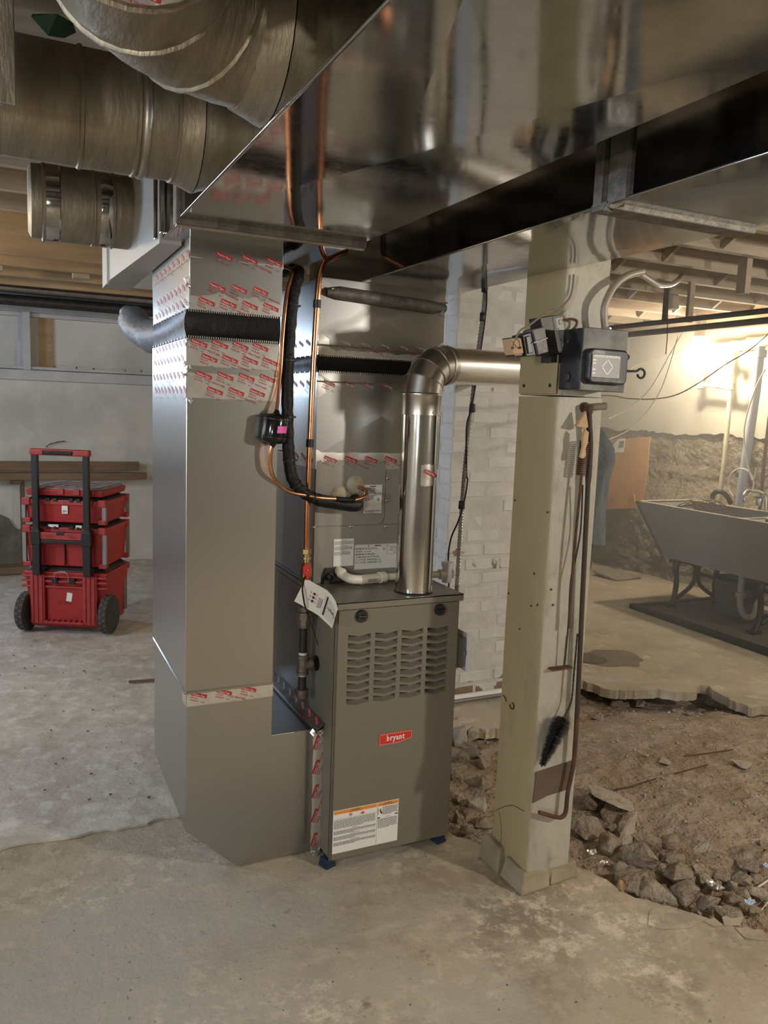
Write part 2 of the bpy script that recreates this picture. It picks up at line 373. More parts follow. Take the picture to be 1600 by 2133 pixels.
CRACK = [(XL,2.70),(-1.4,2.69),(-.6,2.735),(-.069,2.717),(.04,2.728),(.152,2.706),(.23,2.716),(.309,2.71),(.40,2.70),(.46,2.728),(.512,2.718),(.7,2.75),(.95,2.80),(1.20,2.92),(1.365,2.97)]
crack = []
for i in range(len(CRACK)-1):
    a, b = V((*CRACK[i],0)), V((*CRACK[i+1],0)); k = max(1, int((b-a).length/.012))
    for j in range(k):
        p = a.lerp(b, j/k); d = (noise.noise(p*11)*.010+noise.noise(p*37)*.008) if 0 < i < 12 else 0; crack.append((p.x, p.y+d))
crack.append(CRACK[-1])
pit = jag(PIT, .012, .040, 4.0)
def slab(name, loops, z, th, mt, parent=None):
    loops3 = [[V((x, y, 0)) for x, y in lp] for lp in loops]
    tris = tessellate_polygon(loops3); flat = [p for lp in loops for p in lp]; n = len(flat)
    m_ = MB(); vs = [(x, y, z) for x, y in flat]+[(x, y, z-th) for x, y in flat]
    fs = [tuple(t) for t in tris]+[tuple(i+n for i in t) for t in tris]; o = 0
    for lp in loops:
        k = len(lp)
        for i in range(k): a, b = o+i, o+(i+1) % k; fs.append((a, b, b+n, a+n))
        o += k
    m_.add(vs, fs); return m_.build(name, mt, parent)
floor = struct(slab('floor', [[(XL,YN),(XR,YN),(XR,.2),(4.6,2.2),(1.9,3.15),(1.385,3.1),(1.365,2.97)]+crack[::-1][1:], ], 0, .085, CONC)) if False else None
# near slab with the broken-out hole, the slab of the sink bay, and the older back slab behind the crack
split_r = [(2.25,3.02)]
near_outer = [(XL,YN),(XR,YN),(XR,YB),(1.385,YB),(1.37,2.97)]+crack[::-1][1:]
floor = bpy.data.objects.new('floor', None); COL.objects.link(floor); struct(floor); WORLD_LOC['floor'] = V((0,0,0))
main = slab('concrete_slab', [near_outer, pit], 0, .050, [CONC, CONCW], floor)
# the sink bay slab has its own concrete colour: choose by position, beyond the hole
for p in main.data.polygons:
    c = p.center
    if c.y > 2.4 and c.x > 2.6: p.material_index = 1
back = slab('back_slab', [crack+[(1.375,YB),(XL,YB)]], .009, .08, CONCB, floor)
def dirt_h(x, y):
    p = V((x, y, 0))
    h = -.050+noise.noise(p*1.3+V((5,2,0)))*.025+noise.noise(p*4.5)*.018+noise.noise(p*13)*.011+abs(noise.noise(p*29))*.008
    # hollow under the far slab edge, bank rising towards the middle
    e = max(0, 1-abs(y-(3.42-.17*(x-1.9)))/.42) if x < 3.6 else 0
    h -= .085*e
    h += .035*math.exp(-((x-2.7)**2+(y-2.35)**2)/.35)
    e2 = max(0, 1-abs((y-1.65)+.55*(x-1.85))/.28); h -= .060*min(1, e2*1.6)
    return min(h, -.018)
m_ = MB(); nx, ny = 190, 170; x0, x1, y0, y1 = 1.30, 4.25, .75, 3.62
vs = [(x0+(x1-x0)*i/nx, y0+(y1-y0)*j/ny, dirt_h(x0+(x1-x0)*i/nx, y0+(y1-y0)*j/ny)) for j in range(ny+1) for i in range(nx+1)]
m_.add(vs, [(j*(nx+1)+i, j*(nx+1)+i+1, (j+1)*(nx+1)+i+1, (j+1)*(nx+1)+i) for j in range(ny) for i in range(nx)])
dirt = m_.build('dirt_bed', DIRT, floor, smooth=60); dirt['kind'] = 'stuff'; dirt['label'] = 'brown dirt exposed where the concrete is broken out'

# ---- walls
wb = bpy.data.objects.new('wall_back', None); COL.objects.link(wb); struct(wb)
def wall_grid(name, fn, nu, nv, mt, parent, smooth=70):
    m_ = MB(); vs = [fn(i/nu, j/nv) for j in range(nv+1) for i in range(nu+1)]
    m_.add(vs, [(j*(nu+1)+i, j*(nu+1)+i+1, (j+1)*(nu+1)+i+1, (j+1)*(nu+1)+i) for j in range(nv) for i in range(nu)])
    return m_.build(name, mt, parent, smooth=smooth)
def lerp(a, b, t): return a+(b-a)*t
def blockwall(x, z):        # whitewashed block: faint courses and lumps
    p = V((x, 7.5, z)); r = noise.noise(p*2.2)*.010+noise.noise(p*7)*.004
    fz = (z/.205) % 1; row = int(z/.205); fx = ((x+.2*(row % 2))/.41) % 1
    e = min(fz, 1-fz)*.205; e2 = min(fx, 1-fx)*.41
    if e < .012: r -= .004*(1-e/.012)*(.4+.6*(noise.noise(V((x*1.7, row, 0)))*.5+.5))
    if e2 < .012: r -= .0025*(1-e2/.012)
    return r
wall_grid('masonry', lambda u, v: (lerp(-.45,1.75,u), YB-blockwall(lerp(-.45,1.75,u), lerp(0,1.66,v)), lerp(0,1.66,v)), 190, 150, PLASTER, wb)
m_ = MB(); m_.box(XL,-.45,YB,YB+.25,0,1.66).box(1.75,XR,YB,YB+.25,0,ZC).box(XL,1.75,YB,YB+.25,2.30,ZC).box(-.36,1.75,YB+.10,YB+.25,1.60,2.32).box(XL,-2.05,YB,YB+.25,1.66,2.30).box(-.45,1.75,YB+.02,YB+.25,0,1.60)
m_.build('masonry', PLASTER, wb)
# window band in the back wall: sill, head and mullions
fr = bpy.data.objects.new('trim_1', None); COL.objects.link(fr); struct(fr)
MB().box(-2.1,1.75,YB-.045,YB+.10,1.615,1.70).build('sill_board', TRIMP, fr, bevel=.004)
MB().box(-2.1,1.75,YB-.03,YB+.12,1.705,1.73).build('stop_bead', TRIMP, fr, bevel=.003)
MB().box(-2.1,1.75,YB-.05,YB+.10,2.235,2.275).build('head_board', TRIMP, fr, bevel=.004)
MB().box(-2.1,1.75,YB-.02,YB+.10,2.185,2.235).build('head_board', TRIMP, fr, bevel=.004)
MB().box(-2.1,1.75,YB+.03,YB+.10,2.15,2.185).build('head_bead', TRIMP, fr, bevel=.003)
for x in (-2.05, -1.2, -.42): MB().box(x,x+.06,YB-.03,YB+.11,1.70,2.19).build('mullion', TRIMP, fr, bevel=.003)
MB().box(.095,.155,YB-.047,YB+.11,1.7005,2.185).build('mullion', TRIMP, fr, bevel=.003)
MB().box(.055,.098,YB+.02,YB+.11,1.70,2.15).build('mullion', TRIMP, fr, bevel=.003)
# yellow-brown plank and loose bricks in the blind opening
MB().box(.225,.335,YB+.075,YB+.10,1.73,2.15).build('blind_plank', WOOD, fr)
for i, (a, b) in enumerate([(.36,.52),(.53,.66),(.675,.93),(.94,1.07),(1.08,1.25)]):
    MB().box(a,b,YB+.03+.004*(i%2),YB+.10,1.725,1.752-.004*(i%3)).build('sill_brick', PLASTER, fr, bevel=.004)
wl = bpy.data.objects.new('wall_left', None); COL.objects.link(wl); struct(wl)
MB().box(XL-.2,XL,YN,YB,0,1.66).box(XL-.2,XL,YN,-1.0,1.66,ZC).box(XL-.2,XL,.4,3.5,1.66,ZC).box(XL-.2,XL,-1.0,.4,2.2,ZC).box(XL-.2,XL,4.9,YB,1.66,ZC).box(XL-.2,XL,3.5,4.9,2.2,ZC).build('masonry', PLASTER, wl)
struct(MB().box(XL-.2,XR+.2,YN-.2,YN,0,ZC).build('wall_near', STONED))  # unseen near wall coloured dark so its reflection in the ducts stays dim
# right wall: parging above, rubble stone below
wr = bpy.data.objects.new('wall_right', None); COL.objects.link(wr); struct(wr)
def parge_edge(y): return 1.36+.05*noise.noise(V((y*1.3,1,0)))+.03*noise.noise(V((y*5,2,0)))+.015*noise.noise(V((y*17,2,0)))
def rwall(y, z):
    p = V((5.8, y, z)); e = parge_edge(y)
    if z > e: return 5.80-.045+noise.noise(p*2)*.012+noise.noise(p*8)*.004
    r = 5.80+noise.noise(p*2.2)*.03+noise.noise(p*6)*.025+noise.noise(p*14)*.022+noise.noise(p*30)*.016
    # lower footing bulges out towards the room
    low = max(0, min(1, (.80-z)/.25)); r -= low*(.22+.10*noise.noise(p*1.7))
    if y > 5.15: r -= max(0, min(1, (.93-z)/.06))*min(1, (y-5.15)/.15)*.12
    return r
gz = []
wall_grid('parging', lambda u, v: (rwall(lerp(3.0,7.5,u), max(lerp(1.0,ZC,v), parge_edge(lerp(3.0,7.5,u))+.001)), lerp(3.0,7.5,u), max(lerp(1.0,ZC,v), parge_edge(lerp(3.0,7.5,u))-.004)), 200, 70, PARGE, wr)
wall_grid('rubble_face', lambda u, v: (rwall(lerp(3.0,7.5,u), lerp(-.15,1.45,v)-.12), lerp(3.0,7.5,u), lerp(-.15,1.45,v)), 300, 140, STONE, wr)
MB().box(XR+.06,XR+.3,YN,YB,-.1,ZC).box(XR,XR+.1,YN,3.02,-.1,ZC).build('masonry', PLASTER, wr)

# ---- ceiling: subfloor boards, joists along X, bridging
cl = bpy.data.objects.new('ceiling', None); COL.objects.link(cl); struct(cl)
MB().box(XL-.2,XR+.3,YN-.2,YB+.2,ZC,ZC+.05).build('subfloor', WOOD, cl)
JZ = 2.36
jys = [YN+.2+.406*i for i in range(27)]
jm = MB().box(XL,XR,-.023,.023,JZ,ZC).mesh('joist'); jm2 = jm.copy(); jm.materials.append(WOODG); jm2.materials.append(WOOD)
for y in jys:
    if y > YB-.1: continue
    o = bpy.data.objects.new('joist', jm2 if 2.6 < y < 99 and False else jm); COL.objects.link(o); o.parent = cl; o.location = (0, y, 0)
# lower joist run over the left bay, in the yellower wood colour
for y in (4.62, 5.02, 5.43, 5.85):
    MB().box(XL,1.3,y,y+.045,2.205,2.52).build('joist', WOOD, cl)
MB().box(XL,1.6,5.2,5.28,2.235,2.29).build('ledger', WOOD, cl)
for x in (-.55, -.12, .34, .78): MB().box(x,x+.09,5.06,5.14,2.18,2.30).build('blocking', WOODG, cl)
# cross bridging in the right bay
for x in (3.25, 4.1, 4.95):
    for i in range(14, 25):
        y = jys[i]
        if not 2.4 < y < 6.6: continue
        MB().bar((x,y+.03,JZ+.02),(x,y+.376,ZC-.02),.02,.045).build('bridging', WOODG, cl)
        MB().bar((x+.06,y+.03,ZC-.02),(x+.06,y+.376,JZ+.02),.02,.045).build('bridging', WOODG, cl)
MB().box(1.75,3.0,2.0,5.8,2.20,2.36).build('flat_beam', WOODG, cl) if False else None
MB().box(XL,1.75,6.75,6.98,2.26,2.50).build('main_beam', WOODD, cl, bevel=.006)
MB().box(XL,1.75,7.05,7.45,2.30,2.36).build('ledge_board', WOODD, cl)
MB().box(XL,XR,7.2,7.5,2.30,2.62).build('sill_beam', WOODD, cl)
MB().box(5.45,5.80,3.0,7.5,2.30,2.62).build('sill_beam', WOOD, cl)
# iron pipes under the beam
def pipe_thing(name, label, path, r, mt, cat='pipe', n=12, group=None):
    return tag(MB().tube(path, r, n).build(name, mt, smooth=50), label, cat, group)
pipe_thing('iron_pipe', 'dark iron pipe running under the main beam above the blind window', [(XL,6.86,2.215),(1.75,6.86,2.205)], .042, IRON)
pipe_thing('iron_pipe', 'thinner grey pipe just in front of the dark iron pipe on the left', [(XL,6.70,2.285),(1.75,6.70,2.275)], .022, GALVD)

# ---- chimney breast with single bricks
ch = bpy.data.objects.new('wall_chimney', None); COL.objects.link(ch); struct(ch)
CX0, CX1, CY0, CY1 = 1.950, 2.62, 3.36, 4.05
MB().box(CX0+.0025,CX1,CY0+.0025,CY1,-.1,2.62).build('mortar_core', MORTAR, ch)
def brick_mesh(L_, W_, H_):
    m_ = MB(); b = .009
    for (sx, sy, sz) in ((1,1,1),):
        x, y, z = L_/2+.001, W_/2, H_/2+.001
        m_.add([(-x+b,-y,-z+b),(x-b,-y,-z+b),(x-b,-y,z-b),(-x+b,-y,z-b),(-x,-y+b,-z),(x,-y+b,-z),(x,-y+b,z),(-x,-y+b,z),(-x,y,-z),(x,y,-z),(x,y,z),(-x,y,z)],
               [(0,1,2,3),(0,4,5,1),(1,5,6,2),(2,6,7,3),(3,7,4,0),(4,8,9,5),(5,9,10,6),(6,10,11,7),(7,11,8,4)])
    me = m_.mesh('brick'); me.materials.append(BRICK); return me
BST = brick_mesh(.200,.10,.064); BHD = brick_mesh(.098,.10,.064)
course = .0745
for r in range(35):
    z = -.06+course*(r+.5); off = 0 if r % 2 else -.105
    x = CX0+off
    while x < CX1:
        a, b = max(x, CX0), min(x+.200, CX1)
        if b-a > .03:
            full = b-a > .15
            o = bpy.data.objects.new('brick', BST if full else BHD); COL.objects.link(o); o.parent = ch
            d = random.uniform(-.0025,.0035)
            o.location = ((a+b)/2, CY0+.05+d, z+random.uniform(-.002,.002)); o.rotation_euler = (random.uniform(-.01,.01), random.uniform(-.006,.006), random.uniform(-.008,.008))
        x += .2095
    for k in range(3):      # return face towards the furnace
        o = bpy.data.objects.new('brick', BST); COL.objects.link(o); o.parent = ch
        o.rotation_euler = (0,0,R_(-90)); o.location = (CX0+.05+random.uniform(-.002,.003), CY0+.11+(0 if r % 2 else .105)+.2095*k, z)
# ================================================================== DUCTWORK
def sheet_box(name, x0,x1,y0,y1,z0,z1, mt, parent, bevel=.002): return MB().box(x0,x1,y0,y1,z0,z1).build(name, mt, parent, bevel=bevel)
# ---- print on the foil tape, shared by every strip
def mark_mesh():
    m_ = MB()
    m_.cur = 0; m_.quad((-.0245,.002,0),(.0245,.002,0),(.0235,.0135,0),(-.0235,.0135,0))
    m_.cur = 1; m_.text('Venture Tape', (-.0225,.0042,.0004), (1,0,0), (0,1,0), .0085, stretch=.86)
    m_.cur = 0; m_.text('181A-P', (-.0245,-.0065,.0002), (1,0,0), (0,1,0), .0078); m_.text('181B-FX', (-.0245,-.0145,.0002), (1,0,0), (0,1,0), .0078); m_.text('1023', (.010,-.0145,.0002), (1,0,0), (0,1,0), .0062)
    me = m_.mesh('print'); 
    for i, p in enumerate(me.polygons): p.material_index = m_.mi[i]
    me.materials.append(REDINK); me.materials.append(WHITEP); return me
def cw_mesh():
    m_ = MB(); m_.text('COLD WEATHER', (0,0,0), (1,0,0), (0,1,0), .0085, align='CENTER'); me = m_.mesh('print'); me.materials.append(REDINK); return me
MARK, COLDW = mark_mesh(), cw_mesh()
def prints(tape, org, u, v, n, length, height, seed=0, tilt=-19, rows=None, step=.062):
    """repeat the printed mark along a strip: org = lower left corner, u along, v up"""
    u, v = V(u).normalized(), V(v).normalized(); nn = u.cross(v)
    rows = rows if rows is not None else [height*.5]
    for ri, h in enumerate(rows):
        x = .03+((ri*.031+seed*.017) % step); k = 0
        while x < length-.016:
            for me, dx, dy in ((MARK, 0, 0), (COLDW, step*.5, -.017)):
                if me is COLDW and (k % 2 == ri % 2 or x+dx > length-.02): continue
                o = bpy.data.objects.new('print', me); COL.objects.link(o)
                a = R_(tilt); du = u*math.cos(a)+v*math.sin(a); dv = -u*math.sin(a)+v*math.cos(a)
                mm = Matrix((du, dv, nn)).transposed().to_4x4(); mm.translation = V(org)+u*(x+dx)+v*(h+dy)+nn*.0012
                attach(o, tape); o.matrix_basis = mm
            x += step; k += 1
def strip(parent, org, u, v, length, height, wrap=None, seed=0, marks=True, name='foil_tape', rows=None, step=.062, mt=None):
    """wrinkled foil strip standing .8 mm proud; wrap = (direction, length) continues it round the left corner"""
    org, u, v = V(org), V(u).normalized(), V(v).normalized(); nn = u.cross(v); rnd = random.Random(seed+11)
    m_ = MB(); nu = max(4, int(length/.02)); nv = 4; vs = []
    for j in range(nv+1):
        for i in range(nu+1):
            e = noise.noise(V((i*.9+seed*7, j*1.3, seed)))*.0007
            edge = rnd.uniform(-.0012,.0012) if j in (0,nv) else 0
            vs.append(org+u*(length*i/nu)+v*(height*j/nv+edge)+nn*(.0009+e*.6+(.0 if j not in (0,nv) else -.0006)))
    m_.add(vs, [(j*(nu+1)+i, j*(nu+1)+i+1, (j+1)*(nu+1)+i+1, (j+1)*(nu+1)+i) for j in range(nv) for i in range(nu)])
    if wrap:
        wd, wl_ = V(wrap[0]).normalized(), wrap[1]; wn = v.cross(wd) if v.cross(wd).dot(u) < 0 else wd.cross(v)
        n2 = max(4, int(wl_/.03)); vs = []
        for j in range(nv+1):
            for i in range(n2+1):
                e = noise.noise(V((i*.8+seed*3, j*1.1, seed+5)))*.0007
                vs.append(org+wd*(wl_*i/n2)+v*(height*j/nv)+wn*(.0009+e)+(-u*0 if i else nn*.0006))
        m_.add(vs, [(j*(n2+1)+i, j*(n2+1)+i+1, (j+1)*(n2+1)+i+1, (j+1)*(n2+1)+i) for j in range(nv) for i in range(n2)])
    o = m_.build(name, mt or FOIL, parent, smooth=30)
    if marks: prints(o, org+nn*.0006, u, v, 0, length, height, seed, rows=rows, step=step)
    if marks and wrap:
        prints(o, org+V(wrap[0]).normalized()*wrap[1]+wn*.0006, -V(wrap[0]).normalized(), v, 0, wrap[1], height, seed+3, rows=rows, step=step)
    return o
def collar(parent, x0,x1,y0,y1,z0,z1, pinch=.018):
    """black fabric flexible connector, sagging inwards, with toothed metal edges"""
    m_ = MB(); n = 7; loops = []
    for j in range(n+1):
        t = j/n; k = math.sin(math.pi*t)*(-pinch if True else 0); z = lerp(z0, z1, t)
        # left corner is pulled outwards in the middle
        loops.append([(x0+k*.55, y0-k*.15, z),(lerp(x0,x1,.25),y0-k*.9,z),(lerp(x0,x1,.5),y0-k*1.0+.004*math.sin(t*9),z),(lerp(x0,x1,.8),y0-k*.7,z),(x1-k*.3,y0-k*.3,z),(x1-k*.5,y1,z),(x0-k*.5,y1,z),(x0-k*.9-.004*math.sin(math.pi*2*t),lerp(y0,y1,.5),z)])
    vs = [p for l in loops for p in l]; c = 8
    m_.add(vs, [(j*c+i, j*c+(i+1) % c, (j+1)*c+(i+1) % c, (j+1)*c+i) for j in range(n) for i in range(c)])
    fb = m_.build('flexible_connector', FABRIC, parent, smooth=35)
    tm = MB()
    for z, s in ((z1, -1), (z0, 1)):
        x = x0+.004
        while x < x1-.006: tm.box(x,x+.0033,y0-.0025,y0+.001,z,z+s*.0062); x += .0066
        y = y0+.02
        while y < y1: tm.box(x0-.0025,x0+.001,y,y+.004,z,z+s*.005); y += .05
    tm.build('gripping_teeth', VENTEND, parent)['kind'] = 'stuff'
    return fb

# ---- return drop (left of furnace)
DX0, DX1, DY0, DY1 = .459, .737, 2.336, 2.95
rd = thing('return_air_drop', 'tall galvanized return air drop with taped joints and angled boot beside the furnace', 'duct', (.6, 2.64, 0))
# boot: profile in X-Z, swept along Y; angled heel at lower left
boot = [(.463,.608),(.463,.159),(.629,.004),(.880,.004),(.880,.436),(.737,.436),(.737,.608)]
MB().prism(boot, 'y', DY0, DY1-.01).build('boot', GALV, rd, bevel=.002)
MB().box(DX0,DX1,DY0,DY1,.606,1.677).build('riser', GALV, rd, bevel=.002)
collar(rd, DX0,DX1,DY0,DY1,1.677,1.757, .012)
MB().hexa([(DX0+.008,DY0,1.757),(DX1+.005,DY0,1.757),(DX1+.005,DY1+.03,1.757),(DX0+.008,DY1+.03,1.757)],
          [(DX0+.007,DY0-.004,1.957),(DX1+.005,DY0-.004,1.957),(DX1+.005,DY1+.05,1.957),(DX0+.007,DY1+.05,1.957)]).build('upper_sleeve', GALV, rd, bevel=.002)
for z, sd in ((1.757, 1),): strip(rd, (DX0+.008,DY0,z), (1,0,0), (0,0,1), DX1-DX0-.003, .083, ((0,1,0), .6), 1, rows=[.018,.062], step=.064)
strip(rd, (DX0,DY0,1.598), (1,0,0), (0,0,1), DX1-DX0, .070, ((0,1,0), .6), 2, rows=[.017,.058], step=.061)
strip(rd, (DX0,DY0,1.505), (1,0,0), (0,0,1), DX1-DX0, .073, ((0,1,0), .6), 3, rows=[.016,.060], step=.064)
strip(rd, (DX0+.007,DY0-.002,1.895), (1,0,0), (0,0,1), DX1-DX0, .026, ((0,1,0), .62), 4, rows=[.011], step=.075)
strip(rd, (.463,DY0,.567), (1,0,0), (0,0,1), .274, .043, ((0,1,0), .0601), 5, rows=[.026], step=.078)
MB().box(DX0-.001,DX1+.0005,DY0-.003,DY0+.002,.607,.614).build('standing_seam', GALVS, rd)
MB().box(DX0-.003,DX0+.002,DY0,DY1,.607,.613).build('standing_seam', GALVS, rd)
# flange to the furnace, taped on the slope and along the corner
MB().prism([(.874,.012),(.900,.012),(.900,.430),(.874,.445)], 'y', DY0-.035, DY1-.03).build('furnace_flange', GALVD, rd, bevel=.003)
strip(rd, (.866,DY0-.037,.016), (0,0,1), (-1,0,0), .42, -.034, None, 6, rows=[-.018], step=.085)
mt_ = strip(rd, (.868,DY1-.05,.447), (0,-1,0), (.55,0,.45), .62, .038, None, 7, rows=[.02], step=.07, mt=SEAM)  # slope tape in the dark seam material: a dark reflection put into its colour
wad = MB()
for k in range(9):
    c = V((.885,DY0-.03,.437))+V((random.uniform(-.014,.012),random.uniform(-.014,.01),random.uniform(-.012,.018)))
    wad.add([c+V((random.uniform(-.014,.014),random.uniform(-.012,.012),random.uniform(-.016,.016))) for _ in range(4)], [(0,1,2),(0,2,3),(0,1,3),(1,2,3)])
wad.build('crumpled_tape', FOIL, rd)
wad = MB()
for k in range(8):
    c = V((.884,DY0-.036,.022))+V((random.uniform(-.012,.012),random.uniform(-.010,.006),random.uniform(-.014,.022)))
    wad.add([c+V((random.uniform(-.012,.012),random.uniform(-.008,.008),random.uniform(-.012,.012))) for _ in range(4)], [(0,1,2),(0,2,3),(0,1,3),(1,2,3)])
wad.build('crumpled_tape', FOIL, rd)
for z in (1.50, 1.58, 1.60, 1.665, 1.765, 1.83):
    c = V((DX0,DY0,z)); wad = MB()
    for k in range(5):
        q = c+V((random.uniform(-.006,.012),random.uniform(-.006,.004),random.uniform(-.012,.012)))
        wad.add([q+V((random.uniform(-.008,.008),random.uniform(-.005,.005),random.uniform(-.009,.009))) for _ in range(4)], [(0,1,2),(0,2,3),(0,1,3),(1,2,3)])
    wad.build('crumpled_tape', FOIL, rd)

# ---- return trunk (the wide one running towards the camera)
RT0, RT1, RTZ = .397, .907, 1.956
rt = thing('return_trunk_duct', 'wide shiny return trunk duct running overhead towards the viewer', 'duct', (.7, 1.0, 1.995))
def trunk_panels(parent, x0,x1,z0,z1,ys, mt, seed, dish=.006):
    """sheet-metal lengths with cross-broken undersides"""
    for i in range(len(ys)-1):
        a, b = ys[i]+.003, ys[i+1]-.003; xm, ym = (x0+x1)/2, (a+b)/2; m_ = MB()
        m_.add([(x0,a,z0),(x1,a,z0),(x1,b,z0),(x0,b,z0),(xm,ym,z0-dish)], [(0,1,4),(1,2,4),(2,3,4),(3,0,4)])
        m_.add([(x0,a,z0),(x1,a,z0),(x1,b,z0),(x0,b,z0),(x0,a,z1),(x1,a,z1),(x1,b,z1),(x0,b,z1)], [(4,5,6,7),(0,1,5,4),(1,2,6,5),(2,3,7,6),(3,0,4,7)])
        m_.build('duct_section', mt, parent)
trunk_panels(rt, RT0, RT1, RTZ, 2.22, [-2.6,-1.6,-.60,.62,2.123], GALVS, 1, .004)
trunk_panels(rt, RT0+.004, RT1-.008, RTZ, 2.22, [2.130,3.55], GALVS, 4, .0)
MB().box(RT0-.011,RT1+.008,2.106,2.148,RTZ-.014,RTZ+.004).box(RT0-.011,RT0+.002,2.106,2.148,RTZ,2.23).build('drive_cleat', SEAM, rt, bevel=.003)
MB().box(RT0-.009,RT1+.006,2.114,2.130,RTZ-.020,RTZ-.010).build('cleat_lip', GALVD, rt, bevel=.002)
for y in (.62, -.60, -1.6): MB().box(RT0-.004,RT1+.004,y-.012,y+.012,RTZ-.005,RTZ+.004).build('drive_cleat', GALVS, rt, bevel=.002)
# rolled corner bead on the left lower edge
MB().tube([(RT0-.001,-2.6,RTZ),(RT0-.001,2.106,RTZ)], .0035, 8).build('corner_bead', GALVS, rt, smooth=50)
# widened rear section with a branch box
MB().hexa([(.345,2.80,1.905),(.47,2.80,1.905),(.47,3.55,1.905),(.345,3.55,1.905)], [(.345,2.80,2.22),(.47,2.80,2.22),(.47,3.55,2.22),(.345,3.55,2.22)]).build('branch_box', GALV, rt, bevel=.003) if False else None
MB().prism([(RT0,2.42),(.352,3.30),(.352,3.55),(.460,3.55),(.460,2.42)], 'z', 1.945, 2.22).build('flared_side', mat('dull_galvanized', (.46,.445,.41,1), .55, .5), rt)
MB().bar((.349,3.302,1.93),(.349,3.302,2.22),.010,.010).build('corner_seam', VENTEND, rt)
# vertical seams seen on the trunk side behind the drop
for y in (2.34, 2.44): MB().box(RT0-.010,RT0+.002,y,y+.022,RTZ+.004,2.22).build('standing_seam', GALVS, rt, bevel=.002)

# ---- supply plenum, coil-side flexible collar, supply trunk
PX0, PX1, PY0, PY1 = .912, 1.380, 2.470, 2.950
sp = thing('supply_plenum', 'galvanized supply plenum with black flexible collar above the coil cabinet', 'duct', (1.145, 2.7, 1.33))
def crossbreak_box(name, z0, z1, parent, dish=.006, x0=PX0, x1=PX1):
    xm, zm = (x0+x1)/2, (z0+z1)/2
    MB().add([(x0,PY0,z0),(x1,PY0,z0),(x1,PY0,z1),(x0,PY0,z1),(xm,PY0-dish,zm),(x0,PY1,z0),(x1,PY1,z0),(x1,PY1,z1),(x0,PY1,z1)],
             [(0,1,4),(1,2,4),(2,3,4),(3,0,4),(1,6,7,2),(0,3,8,5),(5,8,7,6),(3,2,7,8),(0,5,6,1)]).build(name, GALV, parent)
crossbreak_box('lower_plenum', 1.330, 1.605, sp, .007)
collar(sp, PX0,PX1,PY0,PY1,1.605,1.663, .010)
crossbreak_box('upper_plenum', 1.663, 1.908, sp, .006)
strip(sp, (PX0,PY0,1.662), (1,0,0), (0,0,1), PX1-PX0, .068, ((0,1,0), .46), 8, rows=[.036], step=.071)
strip(sp, (PX0,PY0,1.522), (1,0,0), (0,0,1), PX1-PX0, .070, ((0,1,0), .46), 9, rows=[.040], step=.071)
strip(sp, (PX0,PY0,1.286), (1,0,0), (0,0,1), PX1-PX0, .064, ((0,1,0), .30), 10, rows=[.026], step=.075)
MB().box(PX0-.003,PX1+.003,PY0-.004,PY0+.002,1.690,1.696).box(PX0-.003,PX1+.003,PY0-.004,PY0+.002,1.573,1.578).build('joint_seam', SEAM, sp)
roll = [(PX0+.02,PY0-.012,1.862),(PX0+.06,PY0-.018,1.862),(PX1-.06,PY0-.018,1.846),(PX1-.01,PY0-.012,1.846)]
MB().tube(roll, [.012,.021,.021,.014], 12).build('rolled_top_seam', SEAM, sp, smooth=60)
MB().tube([(PX0+.03,PY0-.022,1.872),(PX1-.05,PY0-.022,1.856)], .006, 8).build('rolled_top_seam', GALVD, sp, smooth=60)
wad = MB()
for k in range(8):
    q = V((PX1-.012,PY0-.008,1.847))+V((random.uniform(-.02,.012),random.uniform(-.015,.005),random.uniform(-.018,.018)))
    wad.add([q+V((random.uniform(-.012,.012),random.uniform(-.009,.009),random.uniform(-.012,.012))) for _ in range(4)], [(0,1,2),(0,2,3),(0,1,3),(1,2,3)])
wad.build('crumpled_tape', SEAM, sp)
ST0, ST1, STZ = 1.062, 1.446, 1.909
st = thing('supply_trunk_duct', 'lower supply trunk duct overhead with a sealed cross seam, right of the wide trunk', 'duct', (1.2, 1.0, 1.889))
trunk_panels(st, ST0, ST1, STZ, 2.16, [-2.6,-.02,1.285,3.0], GALVS, 9, .004)
MB().box(ST0-.010,ST1+.010,1.258,1.312,STZ-.012,STZ+.004).build('drive_cleat', SEAM, st, bevel=.003)
MB().box(ST0-.010,ST0+.002,1.215,1.266,STZ-.004,2.16).build('standing_seam', SEAM, st, bevel=.002)
MB().box(ST0-.012,ST0+.002,1.280,1.305,STZ-.004,2.16).build('standing_seam', SEAM, st, bevel=.002)
wad = MB()
for k in range(7):
    q = V((ST0,1.26,STZ-.006))+V((random.uniform(-.016,.012),random.uniform(-.02,.02),random.uniform(-.01,.008)))
    wad.add([q+V((random.uniform(-.010,.010),random.uniform(-.009,.009),random.uniform(-.008,.008))) for _ in range(4)], [(0,1,2),(0,2,3),(0,1,3),(1,2,3)])
wad.build('crumpled_tape', SEAM, st)
MB().tube([(ST0-.001,-2.6,STZ),(ST0-.001,2.98,STZ)], .003, 8).build('corner_bead', GALVS, st, smooth=50)
# wooden batten under the joists along the right edge of the supply trunk
# ---- round branch ducts on the left of the return trunk
def ringed(parent, p0, p1, r, bands, mt, n=28, name='pipe_body'):
    p0, p1 = V(p0), V(p1); d = (p1-p0); L_ = d.length; prof = []
    ts = sorted(set([0, L_]+[b+k for b in bands for k in (-.006,-.003,0,.003,.006)])); 
    for t in ts:
        bump = .004 if any(abs(t-b) <= .0035 for b in bands) else 0
        prof.append((r+bump, t))
    return MB().lathe(prof, p0, d, n).build(name, mt, parent, smooth=35)
